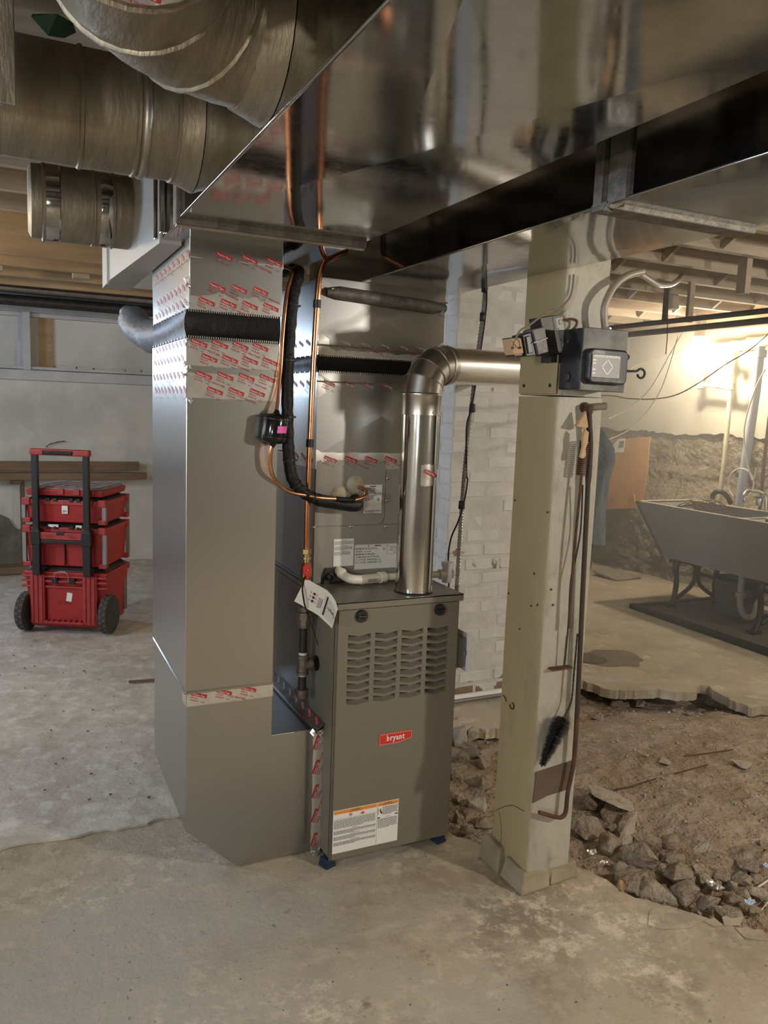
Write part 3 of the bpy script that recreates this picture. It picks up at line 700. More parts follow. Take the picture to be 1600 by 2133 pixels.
# big straight one
ang_b, ang_t, yc = None, None, 1.95
pb, pt = PY(200,355,1.0), PY(110,82,1.0)
ab, at_ = math.atan(pb.z-1.5), math.atan(pt.z-1.5)
dd = yc/math.cos((ab+at_)/2); zc2 = 1.5+yc*math.tan((ab+at_)/2); r2 = dd*math.sin((at_-ab)/2)
bp = thing('round_branch_duct', 'big mastic-smeared round duct behind the elbow at upper left', 'duct', (.2, yc, zc2))
ringed(bp, (RT0+.01,yc,zc2), (-.75,yc,zc2), r2, [.06,.145,.26], GALVOLD)
MB().lathe([(r2+.003,0),(r2+.006,.004),(r2+.006,.012),(r2+.003,.016)], (RT0-.11,yc,zc2), (-1,0,0), 28).build('raised_bead', GALVD, bp, smooth=40)
MB().lathe([(r2+.02,0),(r2+.012,.02),(r2+.002,.05)], (RT0-.001,yc,zc2), (-1,0,0), 24).build('mastic_fillet', GALVOLD, bp, smooth=60)
# elbow, nearest
r3 = .130
el = thing('elbow_duct', 'large round elbow duct with foil-taped joint at the top left corner', 'duct', (.2, 1.3, 2.1))
path = [(RT0+.02,1.35,2.11)]
for k in range(0, 7):
    a = k/6*R_(90); path.append((RT0-.004-.25*math.sin(a), 1.35-.25*(1-math.cos(a)), 2.11))
last = V(path[-1]); path.append(tuple(last+V((-.004,-.12,.0)))); path.append(tuple(last+V((-.01,-.6,.02))))
MB().tube(path, r3, 28).build('elbow_body', GALVOLD, el, smooth=24)
for i in (3, 5, 7):
    p, q = V(path[i]), V(path[i+1]); d = (q-p).normalized()
    MB().lathe([(r3,-.006),(r3+.005,-.003),(r3+.005,.003),(r3,.006)], p, d, 28).build('gore_seam', GALVOLD, el, smooth=40)
d = (V(path[8])-V(path[7])).normalized()
ft = MB().lathe([(r3+.002,0),(r3+.004,.01),(r3+.003,.05),(r3+.004,.09),(r3+.002,.11)], V(path[7])+d*.02, d, 28).build('foil_tape', FOIL, el, smooth=40)
MB().lathe([(r3+.02,0),(r3+.012,.02),(r3+.002,.05)], (RT0-.001,1.35,2.11), (-1,0,0), 24).build('mastic_fillet', GALVOLD, el, smooth=60)
# print on the tape of the elbow
pp = V(path[7])+d*.055; side = (CAMLOC-pp).normalized(); side = (side-d*side.dot(d)).normalized(); tu = side.cross(d); tu = tu if tu.dot(CX) > 0 else -tu
mk = MB(); vv = side.cross(tu)
vv = side.cross(tu).normalized(); o_ = pp+side*(r3+.0065)
tm = MB(); tm.cur = 0; tm.quad(o_-tu*.055+vv*.006, o_+tu*.055+vv*.006, o_+tu*.055+vv*.028, o_-tu*.055+vv*.028); tm.cur = 1
tm.text('Venture Tape', o_+vv*.011+side*.0008, tu, vv, .018, align='CENTER'); tm.cur = 0; tm.text('1581A Nan', o_-vv*.016+side*.0008, tu, vv, .018, align='CENTER')
tm.build('print', [REDINK, WHITEP], ft)
# small one further back, with bright band
sb = thing('small_branch_duct', 'smaller round branch duct with bright metal bands on the far left of the trunk', 'duct', (.2, 2.9, 2.11))
r4 = .118
ringed(sb, (RT0+.01,2.90,2.118), (.20,2.90,2.118), r4, [.03,.09,.15], GALVOLD)
MB().lathe([(r4,0),(r4,.105),(r4+.005,.108),(r4+.005,.116),(r4-.002,.120),(r4-.004,.150),(r4-.020,.158),(.001,.160)], (.22,2.90,2.118), (-1,0,0), 30).build('capped_end', GALVOLD, sb, smooth=30)
MB().lathe([(r4+.001,0),(r4+.004,.003),(r4+.004,.045),(r4+.001,.05)], (.155,2.90,2.118), (-1,0,0), 28).build('bright_band', GALVS, sb, smooth=40)
MB().lathe([(r4+.001,0),(r4+.003,.003),(r4+.003,.035),(r4+.001,.04)], (.315,2.90,2.118), (-1,0,0), 28).build('bright_band', GALVS, sb, smooth=40)
# hanging sheet panel at the left frame edge
hp = tag(MB().box(-.40,PY(33,180,1.56).x,1.56,1.58,1.985,2.32).build('sheet_metal_panel', GALVOLD, bevel=.002), 'pale sheet metal panel cut off by the left frame edge near the ceiling', 'panel')
# insulated flex end behind the drop
fx = [PY(262,648,3.55),PY(278,668,3.5),PY(295,690,3.42),PY(325,702,3.30),PY(360,700,3.15),V((.60,2.98,1.72))]
tag(MB().tube(smoothpath(fx,5), [.03]*4+[.062]*10+[.07]*12, 14).build('flexible_duct', BLUEDUCT, smooth=60), 'crinkled grey foil flexible duct poking out behind the return drop', 'duct')
# ================================================================== FURNACE
FX0, FX1, FY0, FY1 = .900, 1.345, 2.222, 2.945
DF = 2.210                                            # door face
fu = thing('gas_furnace', 'taupe gas furnace with louvered door and red badge standing on the concrete floor', 'furnace', (1.12, 2.58, .03))
MB().box(FX0,FX0+.004,FY0,FY1,.03,.868).box(FX1-.004,FX1,FY0,FY1,.03,.868).box(FX0,FX1,FY1-.004,FY1,.03,.868).box(FX0,FX1,FY0,FY1,.03,.034).box(FX0,FX0+.012,FY0-.004,FY0+.004,.03,.868).box(FX1-.010,FX1,FY0-.002,FY0+.004,.03,.868).build('cabinet', PAINT, fu)
MB().box(FX0+.006,FX1-.006,FY0+.03,FY0+.034,.04,.866).build('inner_shade_sheet', DARK, fu)  # near-black sheet standing in for the shade inside the cabinet
# top pan with a folded front lip
MB().box(FX0-.003,FX1+.006,FY0-.018,FY1,.887,.893).box(FX0-.003,FX1+.006,FY0-.018,FY0-.014,.869,.893).box(FX0-.003,FX0,FY0-.018,FY1,.872,.893).box(FX1+.003,FX1+.006,FY0-.018,FY1,.872,.893).build('top_panel', PAINTTOP, fu, bevel=.0015)
# front door with chevron louvre openings
LX = []
for a, b in (((530,495),(665,485)),((692,482),(825,468)),((850,468),(977,455)),((1002,455),(1127,442))):
    LX.append((PY(540+a[0]*.35,1150+a[1]*.35,DF).x, PY(540+b[0]*.35,1150+b[1]*.35,DF).x))
ZT = PY(540+530*.35,1150+495*.35,DF).z
PITCHZ, OPEN, DIP = .0262, .0165, .0062
doorx0, doorx1, dz0, dz1 = .9065, 1.3385, .034, .866
dm = MB()
def q(x0,z0,x1,z1): dm.quad((x0,DF,z0),(x1,DF,z0),(x1,DF,z1),(x0,DF,z1))
zb_last = ZT-8*PITCHZ-OPEN
bx = [doorx0]+[c for a, b in LX for c in (a, b)]+[doorx1]
for i in range(0, len(bx)-1, 2): q(bx[i], dz0, bx[i+1], dz1)          # plain strips between the columns
for a, b in LX:
    mid = (a+b)/2
    for x0, x1, d0, d1 in ((a,mid,0,DIP),(mid,b,DIP,0)):
        zz = [dz1]
        dm.add([(x0,DF,ZT-d0),(x1,DF,ZT-d1),(x1,DF,dz1),(x0,DF,dz1)], [(0,1,2,3)])
        for r in range(8):
            t = ZT-(r+1)*PITCHZ; bt = ZT-r*PITCHZ-OPEN
            dm.add([(x0,DF,t-d0),(x1,DF,t-d1),(x1,DF,bt-d1),(x0,DF,bt-d0)], [(0,1,2,3)])
        dm.add([(x0,DF,dz0),(x1,DF,dz0),(x1,DF,zb_last-d1),(x0,DF,zb_last-d0)], [(0,1,2,3)])
dm.add([(doorx0,DF,dz0),(doorx0,DF,dz1),(doorx0,DF+.012,dz1),(doorx0,DF+.012,dz0)], [(0,1,2,3)]).add([(doorx1,DF,dz0),(doorx1,DF,dz1),(doorx1,DF+.012,dz1),(doorx1,DF+.012,dz0)], [(0,1,2,3)])
dm.add([(doorx0,DF,dz0),(doorx1,DF,dz0),(doorx1,DF+.012,dz0),(doorx0,DF+.012,dz0)], [(0,1,2,3)]).add([(doorx0,DF,dz1),(doorx1,DF,dz1),(doorx1,DF+.012,dz1),(doorx0,DF+.012,dz1)], [(0,1,2,3)])
door = dm.build('front_door', PAINT, fu)
for ci, (a, b) in enumerate(LX):
    w_, mid = b-a, (b-a)/2
    lm = MB()
    ts = [0, .55, .85, 1]; ds = [.022, .012, .003, -.0022]
    for x0, x1, d0, d1 in ((0,mid,0,DIP),(mid,w_,DIP,0)):
        for k in range(3):
            lm.add([(x0,ds[k],-OPEN*ts[k]-d0),(x1,ds[k],-OPEN*ts[k]-d1),(x1,ds[k+1],-OPEN*ts[k+1]-d1),(x0,ds[k+1],-OPEN*ts[k+1]-d0)], [(0,1,2,3)])
    for x in (0, w_): lm.add([(x,0,0),(x,.022,0),(x,.012,-OPEN*.55),(x,0,-OPEN)], [(0,1,2,3)])
    proto = None
    for r in range(9):
        if proto is None: proto = o = lm.build('louver', PAINT, door)
        else: o = copy_part(proto, door)
        o.matrix_parent_inverse = Matrix.Identity(4); o.location = V((a, DF, ZT-r*PITCHZ)); o.matrix_parent_inverse = door.matrix_parent_inverse.inverted() if False else Matrix.Identity(4)
for (cx, cy, r) in ((608,380,.0205),(1072,342,.0195)):
    c = PY(540+cx*.35, 1150+cy*.35, DF)
    kn = MB().lathe([(r,0),(r,.006),(r*.92,.009),(r*.35,.009),(r*.3,.006),(.0005,.006)], c, (0,-1,0), 24).build('door_knob', BLACKP, fu, smooth=40)
    MB().bar(c+V((-r*.78,-.011,r*.05)), c+V((r*.78,-.011,-r*.05)), .006, .008, up=(0,1,0)).build('grip', BLACKP, kn, bevel=.002)
# badge
bp_ = [PY(540+x*.35,1150+y*.35,DF) for x, y in ((717,1085),(903,1060),(905,1125),(820,1152),(710,1152))]
bx0, bx1, bz0, bz1 = bp_[4].x, bp_[2].x, bp_[4].z, bp_[0].z
bd = MB().prism([(bx0+.002,bz1),(bx1,bz1),(bx1+.001,bz0+.011),(lerp(bx0,bx1,.57),bz0),(bx0,bz0)], 'y', DF-.0025, DF).build('badge', REDP, fu, bevel=.0006)
lt = MB(); bw = bx1-bx0; lt.text('bryant', (bx0+bw*.5,DF-.0029,bz0+(bz1-bz0)*.33), (1,0,0), (0,0,1), .0285, align='CENTER', stretch=.80, bold=.022)

ip = [(bx0+.0035,bz1-.002),(bx1-.002,bz1-.002),(bx1-.001,bz0+.0125),(lerp(bx0,bx1,.57),bz0+.002),(bx0+.002,bz0+.002)]
for i in range(5):
    a, b = ip[i], ip[(i+1) % 5]; lt.bar((a[0],DF-.0029,a[1]),(b[0],DF-.0029,b[1]), .0006, .0003, up=(0,1,0))
lt.build('lettering', WHITEP, bd)
# warning label on the door
def face_label(parent, name, x0,x1,z0,z1,y,mt=LABEL,th=.0006): return MB().box(x0,x1,y-th,y,z0,z1).build(name, mt, parent, bevel=.0004)
wl_ = [PY(540+x*.35,1150+y*.35,DF) for x, y in ((450,1535),(835,1473),(820,1720),(432,1793))]
wx0, wx1, wz0, wz1 = wl_[3].x+.001, wl_[2].x, (wl_[3].z+wl_[2].z)/2, (wl_[0].z+wl_[1].z)/2
wlab = face_label(fu, 'warning_label', wx0, wx1, wz0, wz1, DF); ww, wh = wx1-wx0, wz1-wz0; yl = DF-.0009
wl_split = wx0+ww*.665
m_ = MB(); m_.box(wx0+.002,wl_split-.001,yl,DF-.0004,wz1-.0135,wz1-.002).box(wl_split+.001,wx1-.002,yl,DF-.0004,wz1-.0135,wz1-.002); m_.build('orange_header', ORANGE, wlab)
tx = MB(); 
tx.text('WARNING', ((wx0+wl_split)/2,yl-.0002,wz1-.0072), (1,0,0),(0,0,1), .006, 'CENTER'); tx.text('AVERTISSEMENT', ((wx0+wl_split)/2,yl-.0002,wz1-.0128), (1,0,0),(0,0,1), .006, 'CENTER')
tx.text('WARNING', ((wx1+wl_split)/2,yl-.0002,wz1-.0072), (1,0,0),(0,0,1), .006, 'CENTER'); tx.text('AVERTISSEMENT', ((wx1+wl_split)/2,yl-.0002,wz1-.0128), (1,0,0),(0,0,1), .006, 'CENTER')
def lines(mb, x0, x1, z, n, pitch, y, seed, h=.0014, short=.6):
    rr = random.Random(seed)
    for k in range(n):
        e = x1 if k < n-1 else lerp(x0, x1, short); x = x0
        while x < e-.002:
            l_ = rr.uniform(.004,.012); mb.box(x, min(x+l_, e), y, y+.0003, z-h, z); x += l_+.0013
        z -= pitch
    return z
z = wz1-.034
tx.box(wx0+.003,wl_split-.002,yl,yl+.0002,z+.003,z+.0034)
z = lines(tx, wx0+.003, wl_split-.006, z, 9, .0033, yl, 1, short=.7)
for s in range(3):
    tx.box(wx0+.003,wl_split-.002,yl,yl+.0002,z-.0002,z+.0002); z -= .0022
    tx.text(('WARNING','AVERTISSEMENT','ADVERTENCIA')[s], ((wx0+wl_split)/2,yl,z-.003), (1,0,0),(0,0,1), .0046, 'CENTER'); z -= .0052
    z = lines(tx, wx0+.003, wl_split-.004, z, 4, .0031, yl, 3+s, short=.5)
tx.box(wl_split-.0003,wl_split+.0003,yl,yl+.0002,wz0+.003,wz1-.014)
lines(tx, wl_split+.020, wx1-.003, wz1-.018, 9, .0032, yl, 8)
zz = wz1-.052
tx.box(wl_split+.002,wl_split+.011,yl,yl+.0002,zz-.004,zz).box(wx1-.013,wx1-.002,yl,yl+.0002,zz,zz+.004); tx.text('NOTICE', ((wl_split+wx1)/2,yl,zz-.003), (1,0,0),(0,0,1), .0046, 'CENTER')
lines(tx, wl_split+.003, wx1-.004, zz-.007, 10, .0034, yl, 12)
# burn pictogram: hot plate and hand
hx = wl_split+.003; tx.box(hx,hx+.0018,yl,yl+.0002,wz1-.042,wz1-.020)
tx.add([(hx+.006,yl,wz1-.030),(hx+.010,yl,wz1-.020),(hx+.012,yl,wz1-.031),(hx+.0175,yl,wz1-.040),(hx+.012,yl,wz1-.041)], [(0,1,2),(0,2,4),(2,3,4)])
tx.build('print', INK, wlab)
pc = MB(); cc = V((wx0+ww*.26,yl,wz1-.0215))
for k in range(14):
    a0, a1 = k/14*6.283, (k+1)/14*6.283; pc.quad(cc+V((math.cos(a0),0,math.sin(a0)))*.0062, cc+V((math.cos(a1),0,math.sin(a1)))*.0062, cc+V((math.cos(a1),0,math.sin(a1)))*.0050, cc+V((math.cos(a0),0,math.sin(a0)))*.0050)
pc.bar(cc+V((-.004,0,.004)), cc+V((.004,0,-.004)), .0011, .0002, up=(0,1,0))
fl = V((wx0+ww*.44,yl,wz1-.027)); pc.add([fl+V(p) for p in ((-.007,0,0),(-.005,0,.007),(-.003,0,.004),(0,0,.011),(.003,0,.004),(.005,0,.008),(.007,0,0))], [(0,1,2),(0,2,3,4),(4,5,6),(0,4,6)])
pc.build('pictogram', REDP, wlab)
m_ = MB(); m_.box(cc.x-.003,cc.x+.003,yl,yl+.0002,cc.z-.002,cc.z+.002); m_.build('print', INK, wlab)
# foam pads under the corners
for i, (x, y, r, lb) in enumerate(((.905,2.238,R_(20),'blue foam pad under the front left corner of the furnace'),(1.318,2.236,R_(12),'blue foam pad under the front right corner of the furnace'))):
    o = MB().box(-.020,.020,-.018,.024,0,.012).box(-.018,.018,-.015,.022,.012,.030).build('foam_pad', BLUEF, bevel=.002); o.location = (x, y, 0); o.rotation_euler = (0,0,r); tag(o, lb, 'foam pad', 'furnace pads')
# service switch on the right side of the furnace
ds = thing('service_switch_box', 'grey service switch box with white cover plate on the right side of the furnace', 'switch box', (1.375,2.26,.67))
MB().box(FX1+.006,1.392,2.235,2.33,.622,.728).build('box_body', mat('grey_box', (.17,.185,.19,1), .5, .2), ds, bevel=.008, seg=3)
MB().box(1.394,1.3975,2.218,2.345,.607,.742).build('cover_plate', PVCW, ds, bevel=.001)
MB().box(1.377,1.385,2.228,2.236,.668,.684).build('toggle', INKG, ds, bevel=.001)

# ================================================================== COIL CABINET
co = thing('coil_cabinet', 'grey evaporator coil cabinet with white labels sitting on top of the furnace', 'cabinet', (1.145,2.7,.893))
CF = 2.470
MB().box(.912,1.380,CF+.003,2.945,.893,1.320).build('casing', PAINTC, co, bevel=.002)
def C4(x, y): return PY(540+x*.3516, 500+y*.3516, CF)
sz = C4(540,1690).z; sx = C4(745,1500).x
lo = MB().box(.914,1.378,CF,CF+.004,.897,sz-.002).build('lower_panel', PAINTC, co, bevel=.001)
# upper access panel with rounded lower right corner
pts = [(.914,1.318),(.914,sz)]+[(sx-.03+.03*math.sin(a), sz+.03-.03*math.cos(a)) for a in [R_(k*15) for k in range(7)]]+[(sx,1.318)]
up = MB().prism(pts, 'y', CF-.001, CF+.004).build('access_panel', PAINTC, co, bevel=.001)
MB().box(sx+.003,1.378,CF,CF+.004,sz,1.318).build('side_panel', PAINTC, co, bevel=.001)
for x, y in ((325,1700),(545,1697),(752,1697),(757,1543),(762,1412)):
    c = C4(x, y); MB().lathe([(.006,0),(.006,.002),(.0035,.004),(.0005,.004)], (c.x,CF,c.z), (0,-1,0), 10).build('screw', STEEL, co, smooth=40)
# rating labels
def clabel(x0,y0,x1,y1,name='rating_label'):
    a, b = C4(x0,y0), C4(x1,y1); return face_label(co, name, a.x, b.x, b.z, a.z, CF-.0012), a, b
lb, a, b = clabel(442,1772,556,1928); tx = MB(); yl = CF-.0022; z = a.z-.004
for s, t in enumerate(('WARNING','AVERTISSEMENT','ADVERTENCIA')):
    tx.text(t, ((a.x+b.x)/2,yl,z-.003), (1,0,0),(0,0,1), .0045, 'CENTER'); z -= .0046
    z = lines(tx, a.x+.003, b.x-(.003 if s < 2 else .012), z, 6, .0021, yl, 20+s, .0010, .5); z -= .0012
tx.build('print', INKG, lb)
lb, a, b = clabel(566,1806,846,1936); tx = MB(); W_, H_ = b.x-a.x, a.z-b.z; tz = a.z-.0085
for k in (.27, .66): tx.box(a.x+W_*k,a.x+W_*k+.0022,yl,yl+.0002,tz+.001,tz+.0062)
lines(tx, a.x+W_*.41, a.x+W_*.53, tz+.0050, 1, .004, yl, 52, .0032, 1.0)
for k, t in enumerate(('MINIMUM INSTALLATION','HEIGHT, 0 m (0 ft).','MINIMUM ROOM AREA','(OPERATING OR STORAGE),','3.1 x TOTAL CHARGE (kg) - m²','(15 x TOTAL CHARGE (lb) - ft²).')):
    tx.text(t, (a.x+.003,yl,tz-.0092-.0097*k), (1,0,0),(0,0,1), .0086, stretch=.80, bold=.012)
    
for k, t in enumerate(('REFRIGERANT','SAFETY GROUP','A2L')): tx.text(t, (a.x+W_*.825,yl,tz-.008-.0088*k), (1,0,0),(0,0,1), .0070, 'CENTER', stretch=.85)
bz = tz-.029; bx_ = a.x+W_*.655
for p0, p1 in (((bx_,bz),(b.x-.002,bz)),((bx_,bz),(bx_,tz)),((b.x-.002,bz),(b.x-.002,tz)),((a.x+.002,tz),(b.x-.002,tz)),((a.x+.002,tz),(a.x+.002,a.z-.002)),((b.x-.002,tz),(b.x-.002,a.z-.002)),((a.x+.002,a.z-.002),(b.x-.002,a.z-.002))):
    tx.bar((p0[0],yl,p0[1]),(p1[0],yl,p1[1]), .0005, .0002, up=(0,1,0))
tx.build('print', INK, lb)
dmn = MB(); c = V((a.x+W_*.60,yl-.0001,tz-.010))
for s0 in range(4):
    A = c+V((math.cos(s0*1.5708),0,math.sin(s0*1.5708)))*.0055; B = c+V((math.cos((s0+1)*1.5708),0,math.sin((s0+1)*1.5708)))*.0055; dmn.bar(A, B, .0007, .0002, up=(0,1,0))
dmn.build('hazard_diamond', REDP, lb)
m_ = MB(); m_.add([c+V(p)*.0024 for p in ((-.6,0,-.8),(.6,0,-.8),(.7,0,.1),(0,0,1.1),(-.7,0,.1))], [(0,1,2,3,4)]); m_.build('print', INK, lb)
lb, a, b = clabel(622,1450,722,1616); tx = MB(); z = a.z-.004; W_ = b.x-a.x
tx.box(a.x+W_*.3,a.x+W_*.66,yl,yl+.0002,z-.003,z); z -= .006
z = lines(tx, a.x+.003, a.x+W_*.62, z, 7, .0036, yl, 31, .0016); lines(tx, a.x+W_*.55, b.x-.003, z+.006, 3, .0036, yl, 33, .0012)
z = lines(tx, a.x+.003, a.x+W_*.55, z-.001, 6, .0034, yl, 32, .0014); tx.text('UL', (a.x+W_*.80,yl,z), (1,0,0),(0,0,1), .007, 'CENTER')
c = V((a.x+W_*.80,yl,(a.z+b.z)/2-.001))
for s0 in range(4):
    A = c+V((math.cos(s0*1.5708),0,math.sin(s0*1.5708)))*.006; B = c+V((math.cos((s0+1)*1.5708),0,math.sin((s0+1)*1.5708)))*.006; tx.bar(A, B, .0007, .0002, up=(0,1,0))
tx.add([c+V(p)*.0026 for p in ((-.6,0,-.8),(.6,0,-.8),(.7,0,.1),(0,0,1.1),(-.7,0,.1))], [(0,1,2,3,4)])
lines(tx, a.x+.003, b.x-.003, b.z+.010, 3, .003, yl, 34, .0012)
tx.build('print', INK, lb)
# black drain connection plate and grommet putty
a, b = C4(375,1942), C4(505,2032)
MB().prism([(a.x,b.z),(a.x,lerp(b.z,a.z,.6)),(a.x+.008,a.z),(b.x-.006,a.z),(b.x,lerp(b.z,a.z,.8)),(b.x,b.z)], 'y', CF-.010, CF).build('drain_plate', BLACKP, co, bevel=.003)
MB().lathe([(.013,0),(.013,.012),(.009,.014),(.008,.006)], (a.x+.022,CF-.010,(a.z+b.z)/2), (0,-1,0), 18).build('drain_plug', BLACKP, co, smooth=40)
pt_ = C4(570,1450); pm = MB()
pm.lathe([(.034,0),(.030,.005),(.020,.010),(.008,.013),(.001,.014)], (pt_.x,CF,pt_.z), (0,-1,0), 16)
pt2 = C4(480,1520); pm.lathe([(.040,0),(.035,.006),(.024,.012),(.008,.016),(.001,.017)], (pt2.x,CF,pt2.z), (0,-1,0), 16)
pm.build('grommet_putty', PUTTY, co, smooth=60)

# ================================================================== VENT PIPE
ve = thing('flue_vent_pipe', 'shiny round flue vent pipe rising from the furnace top into a segmented elbow', 'vent pipe', (1.203,2.285,.893))
VX, VY, VR = 1.203, 2.285, .0622
MB().lathe([(VR,0),(VR,.585)], (VX,VY,.893), (0,0,1), 40).build('vertical_pipe', CHROME, ve, smooth=40)
MB().lathe([(VR+.003,0),(VR+.004,.003),(VR+.001,.005)], (VX,VY,.893), (0,0,1), 40).build('base_gasket', BLACKP, ve, smooth=40)
MB().tube([(VX+VR*math.cos(a), VY+VR*math.sin(a)+0, .9) for a in (R_(-62),)]+[(VX+VR*math.cos(R_(-62)), VY+VR*math.sin(R_(-62)), 1.47)], .0016, 6).build('lock_seam', GALVD, ve)
MB().lathe([(VR+.0005,0),(VR+.003,.001),(VR+.003,.058),(VR+.005,.062),(VR+.005,.068),(VR+.002,.072)], (VX,VY,1.478), (0,0,1), 40).build('collar', VENTELB, ve, smooth=35)
# elbow gores: vertical up to the direction of the run
AZ = R_(19); HD = V((math.cos(AZ), math.sin(AZ), .03)).normalized()
base = V((VX,VY,1.55)); RB = .092
def arc(a): return base+V((0,0,1))*(RB*math.sin(a))+V((HD.x,HD.y,0)).normalized()*(RB*(1-math.cos(a)))
gs = [0, 22, 45, 68, 90]
for i in range(4):
    a0, a1 = R_(gs[i]), R_(gs[i+1]); pts = [arc(a0), arc((a0+a1)/2), arc(a1)]
    # straight mitred gore
    A, B = arc(a0), arc(a1); n = 32; vs = []
    for (P, ang) in ((A, a0), (B, a1)):
        hd = V((HD.x,HD.y,0)).normalized(); t = V((0,0,1))*math.cos(ang)+hd*math.sin(ang); ax1 = hd*math.cos(ang)-V((0,0,1))*math.sin(ang); ax2 = t.cross(ax1)
        rr = VR+.0012*((i+1) % 2)
        for j in range(n): vs.append(P+(ax1*math.cos(6.28318*j/n)+ax2*math.sin(6.28318*j/n))*rr)
    MB().add(vs, [(j, (j+1) % n, n+(j+1) % n, n+j) for j in range(n)]).build('elbow_gore', VENTELB, ve, smooth=50)
    if i < 3:
        hd = V((HD.x,HD.y,0)).normalized(); t = V((0,0,1))*math.cos(a1)+hd*math.sin(a1)
        MB().lathe([(VR,-.002),(VR+.0035,-.001),(VR+.0035,.001),(VR,.002)], B, t, 32).build('gore_bead', VENTELB, ve, smooth=40)
E_ = arc(R_(90))
MB().lathe([(VR+.001,0),(VR+.004,.001),(VR+.004,.018),(VR+.001,.02)], E_, HD, 32).build('crimped_joint', VENTELB, ve, smooth=40)
VEND = E_+HD*.78
MB().lathe([(VR-.001,.0),(VR-.001,.78)], E_, HD, 36).build('horizontal_run', VENTEND, ve, smooth=40)
q2 = VEND; hp_ = [q2, q2+HD*.05+V((-.01,.03,.005)), q2+HD*.075+V((-.02,.09,.01)), V((q2.x+.05, CY0+.02, q2.z+.03))]
MB().tube(smoothpath(hp_,5), VR, 24).build('chimney_elbow', VENTELB, ve, smooth=40)
for a in (R_(-80), R_(-20), R_(35)):
    p = V((VX+(VR+.002)*math.cos(a), VY+(VR+.002)*math.sin(a), 1.487)); MB().lathe([(.004,0),(.004,.003),(.002,.005)], p, (math.cos(a),math.sin(a),0), 8).build('screw', STEEL, ve)
for s in (-1, 1): MB().lathe([(.004,0),(.004,.004)], E_+HD*.01+V((0,-.3*VR,s*VR*.98)), (0,-.3,s), 8).build('screw', STEEL, ve)
# foil tape stub with print, half way up
tp = MB(); c0 = R_(-96); n = 14; zt0, zt1 = PY(880,1013,VY-VR).z, PY(880,968,VY-VR).z; vs = []
for j in range(2):
    for i in range(n+1):
        a = c0+(i/n)*R_(62)-.25; rr = VR+.0012; vs.append((VX+rr*math.cos(a), VY+rr*math.sin(a), (zt0,zt1)[j]+random.uniform(-.002,.002)))
tp.add(vs, [(i, i+1, n+2+i, n+1+i) for i in range(n)]); tpo = tp.build('foil_tape', FOIL, ve, smooth=40)
o = bpy.data.objects.new('print', MARK); COL.objects.link(o); a = R_(-84); nn = V((math.cos(a),math.sin(a),0)); u = V((-math.sin(a),math.cos(a),0)); 
dv_ = (V((0,0,1))*math.cos(R_(-24))-u*math.sin(R_(-24))).normalized(); du_ = dv_.cross(nn); mm = Matrix((du_, dv_, nn)).transposed().to_4x4(); mm.translation = V((VX,VY,(zt0+zt1)/2))+nn*(VR+.0065); attach(o, tpo); o.matrix_basis = mm
# ================================================================== PIPES, LINES AND WIRES BY THE FURNACE
# ---- condensate drain
DY = 2.43
dr = thing('condensate_drain', 'cream plastic drain pipe with two elbows running along the coil cabinet', 'pipe', (1.15,DY,.92))
def D4(x, y, Y_=DY): return PY(540+x*.3516, 500+y*.3516, Y_)
p0, p1, p2, p3 = D4(480,1965,2.455), D4(505,1990,2.44), D4(545,2008,2.40), D4(600,2012,2.40)
MB().tube(smoothpath([p0+V((-.004,.012,.002)),p0,p1,p2,p3],6), .0155, 16).build('first_elbow', PVC, dr, smooth=50)
MB().lathe([(.0175,0),(.0185,.004),(.0185,.012),(.0165,.014)], p0, p1-p0, 16).build('socket_ring', PVC, dr, smooth=40)
e0, e1, e2 = D4(604,2012,2.40), D4(690,2004,2.41), D4(740,1996,2.42)
MB().tube([e0,lerp(e0,e1,.5),e1,e2], .0165, 16).build('second_elbow', PVC, dr, smooth=50)
MB().lathe([(.0155,0),(.0195,.002),(.0195,.026),(.0165,.028)], lerp(e1,e2,.35), (e2-e1), 16).build('coupling', PVC, dr, smooth=40)
dend = D4(1085,1980,2.44)
MB().tube([e2, dend], .0125, 14).build('straight_pipe', PVC, dr, smooth=50)
MB().tube([dend-V((.012,0,0)), dend+V((.04,0,0))], .0185, 14).build('tee_fitting', PVCW, dr, smooth=50)
MB().tube([dend+V((.02,0,-.03)), dend+V((.02,0,.042))], .0185, 14).build('tee_riser', PVCW, dr, smooth=50)
MB().lathe([(.0185,0),(.022,.001),(.022,.016),(.0185,.017)], dend+V((.02,0,.028)), (0,0,1), 14).build('tee_rim', PVCW, dr, smooth=40)
pr_ = MB(); q_ = lerp(e0,e1,.35)+V((0,-.0172,0)); lines(pr_, q_.x, q_.x+.034, q_.z+.003, 2, .005, q_.y, 53, .0032, 1.0); pr_.build('print', INKG, dr)

# ---- gas line: copper down to valve, then iron to the furnace
GY = 2.400
gl = thing('gas_line', 'copper gas line dropping to a brass valve and black iron pipe beside the furnace', 'pipe', (.85,2.37,.47))
gp = [V((.990,2.50,2.30)), V((.990,2.48,2.06)), PY(720,520,2.46), PY(712,527,2.45), PY(690,537,2.43), PY(672,552,2.41), PY(664,590,GY), PY(657,690,GY), PY(651,800,GY), PY(645,930,GY), PY(640,1060,GY), PY(638.5,1142,GY)]
MB().tube(smoothpath(gp,6), .0095, 12).build('copper_tube', COPPER, gl, smooth=50)
for y in (633, 923):
    c = PY(660.5 if y < 700 else 645.5, y, GY); MB().lathe([(.011,-.013),(.0125,-.012),(.0125,.012),(.011,.013)], c, (gp[8]-gp[7]), 12).build('tape_band', BLACKP, gl, smooth=40)
c = PY(638.5,1142,GY)
def hexnut(mb, c, r, h): mb.lathe([(r*.8,0),(r,.002),(r,h-.002),(r*.8,h)], c, (0,0,-1), 6)
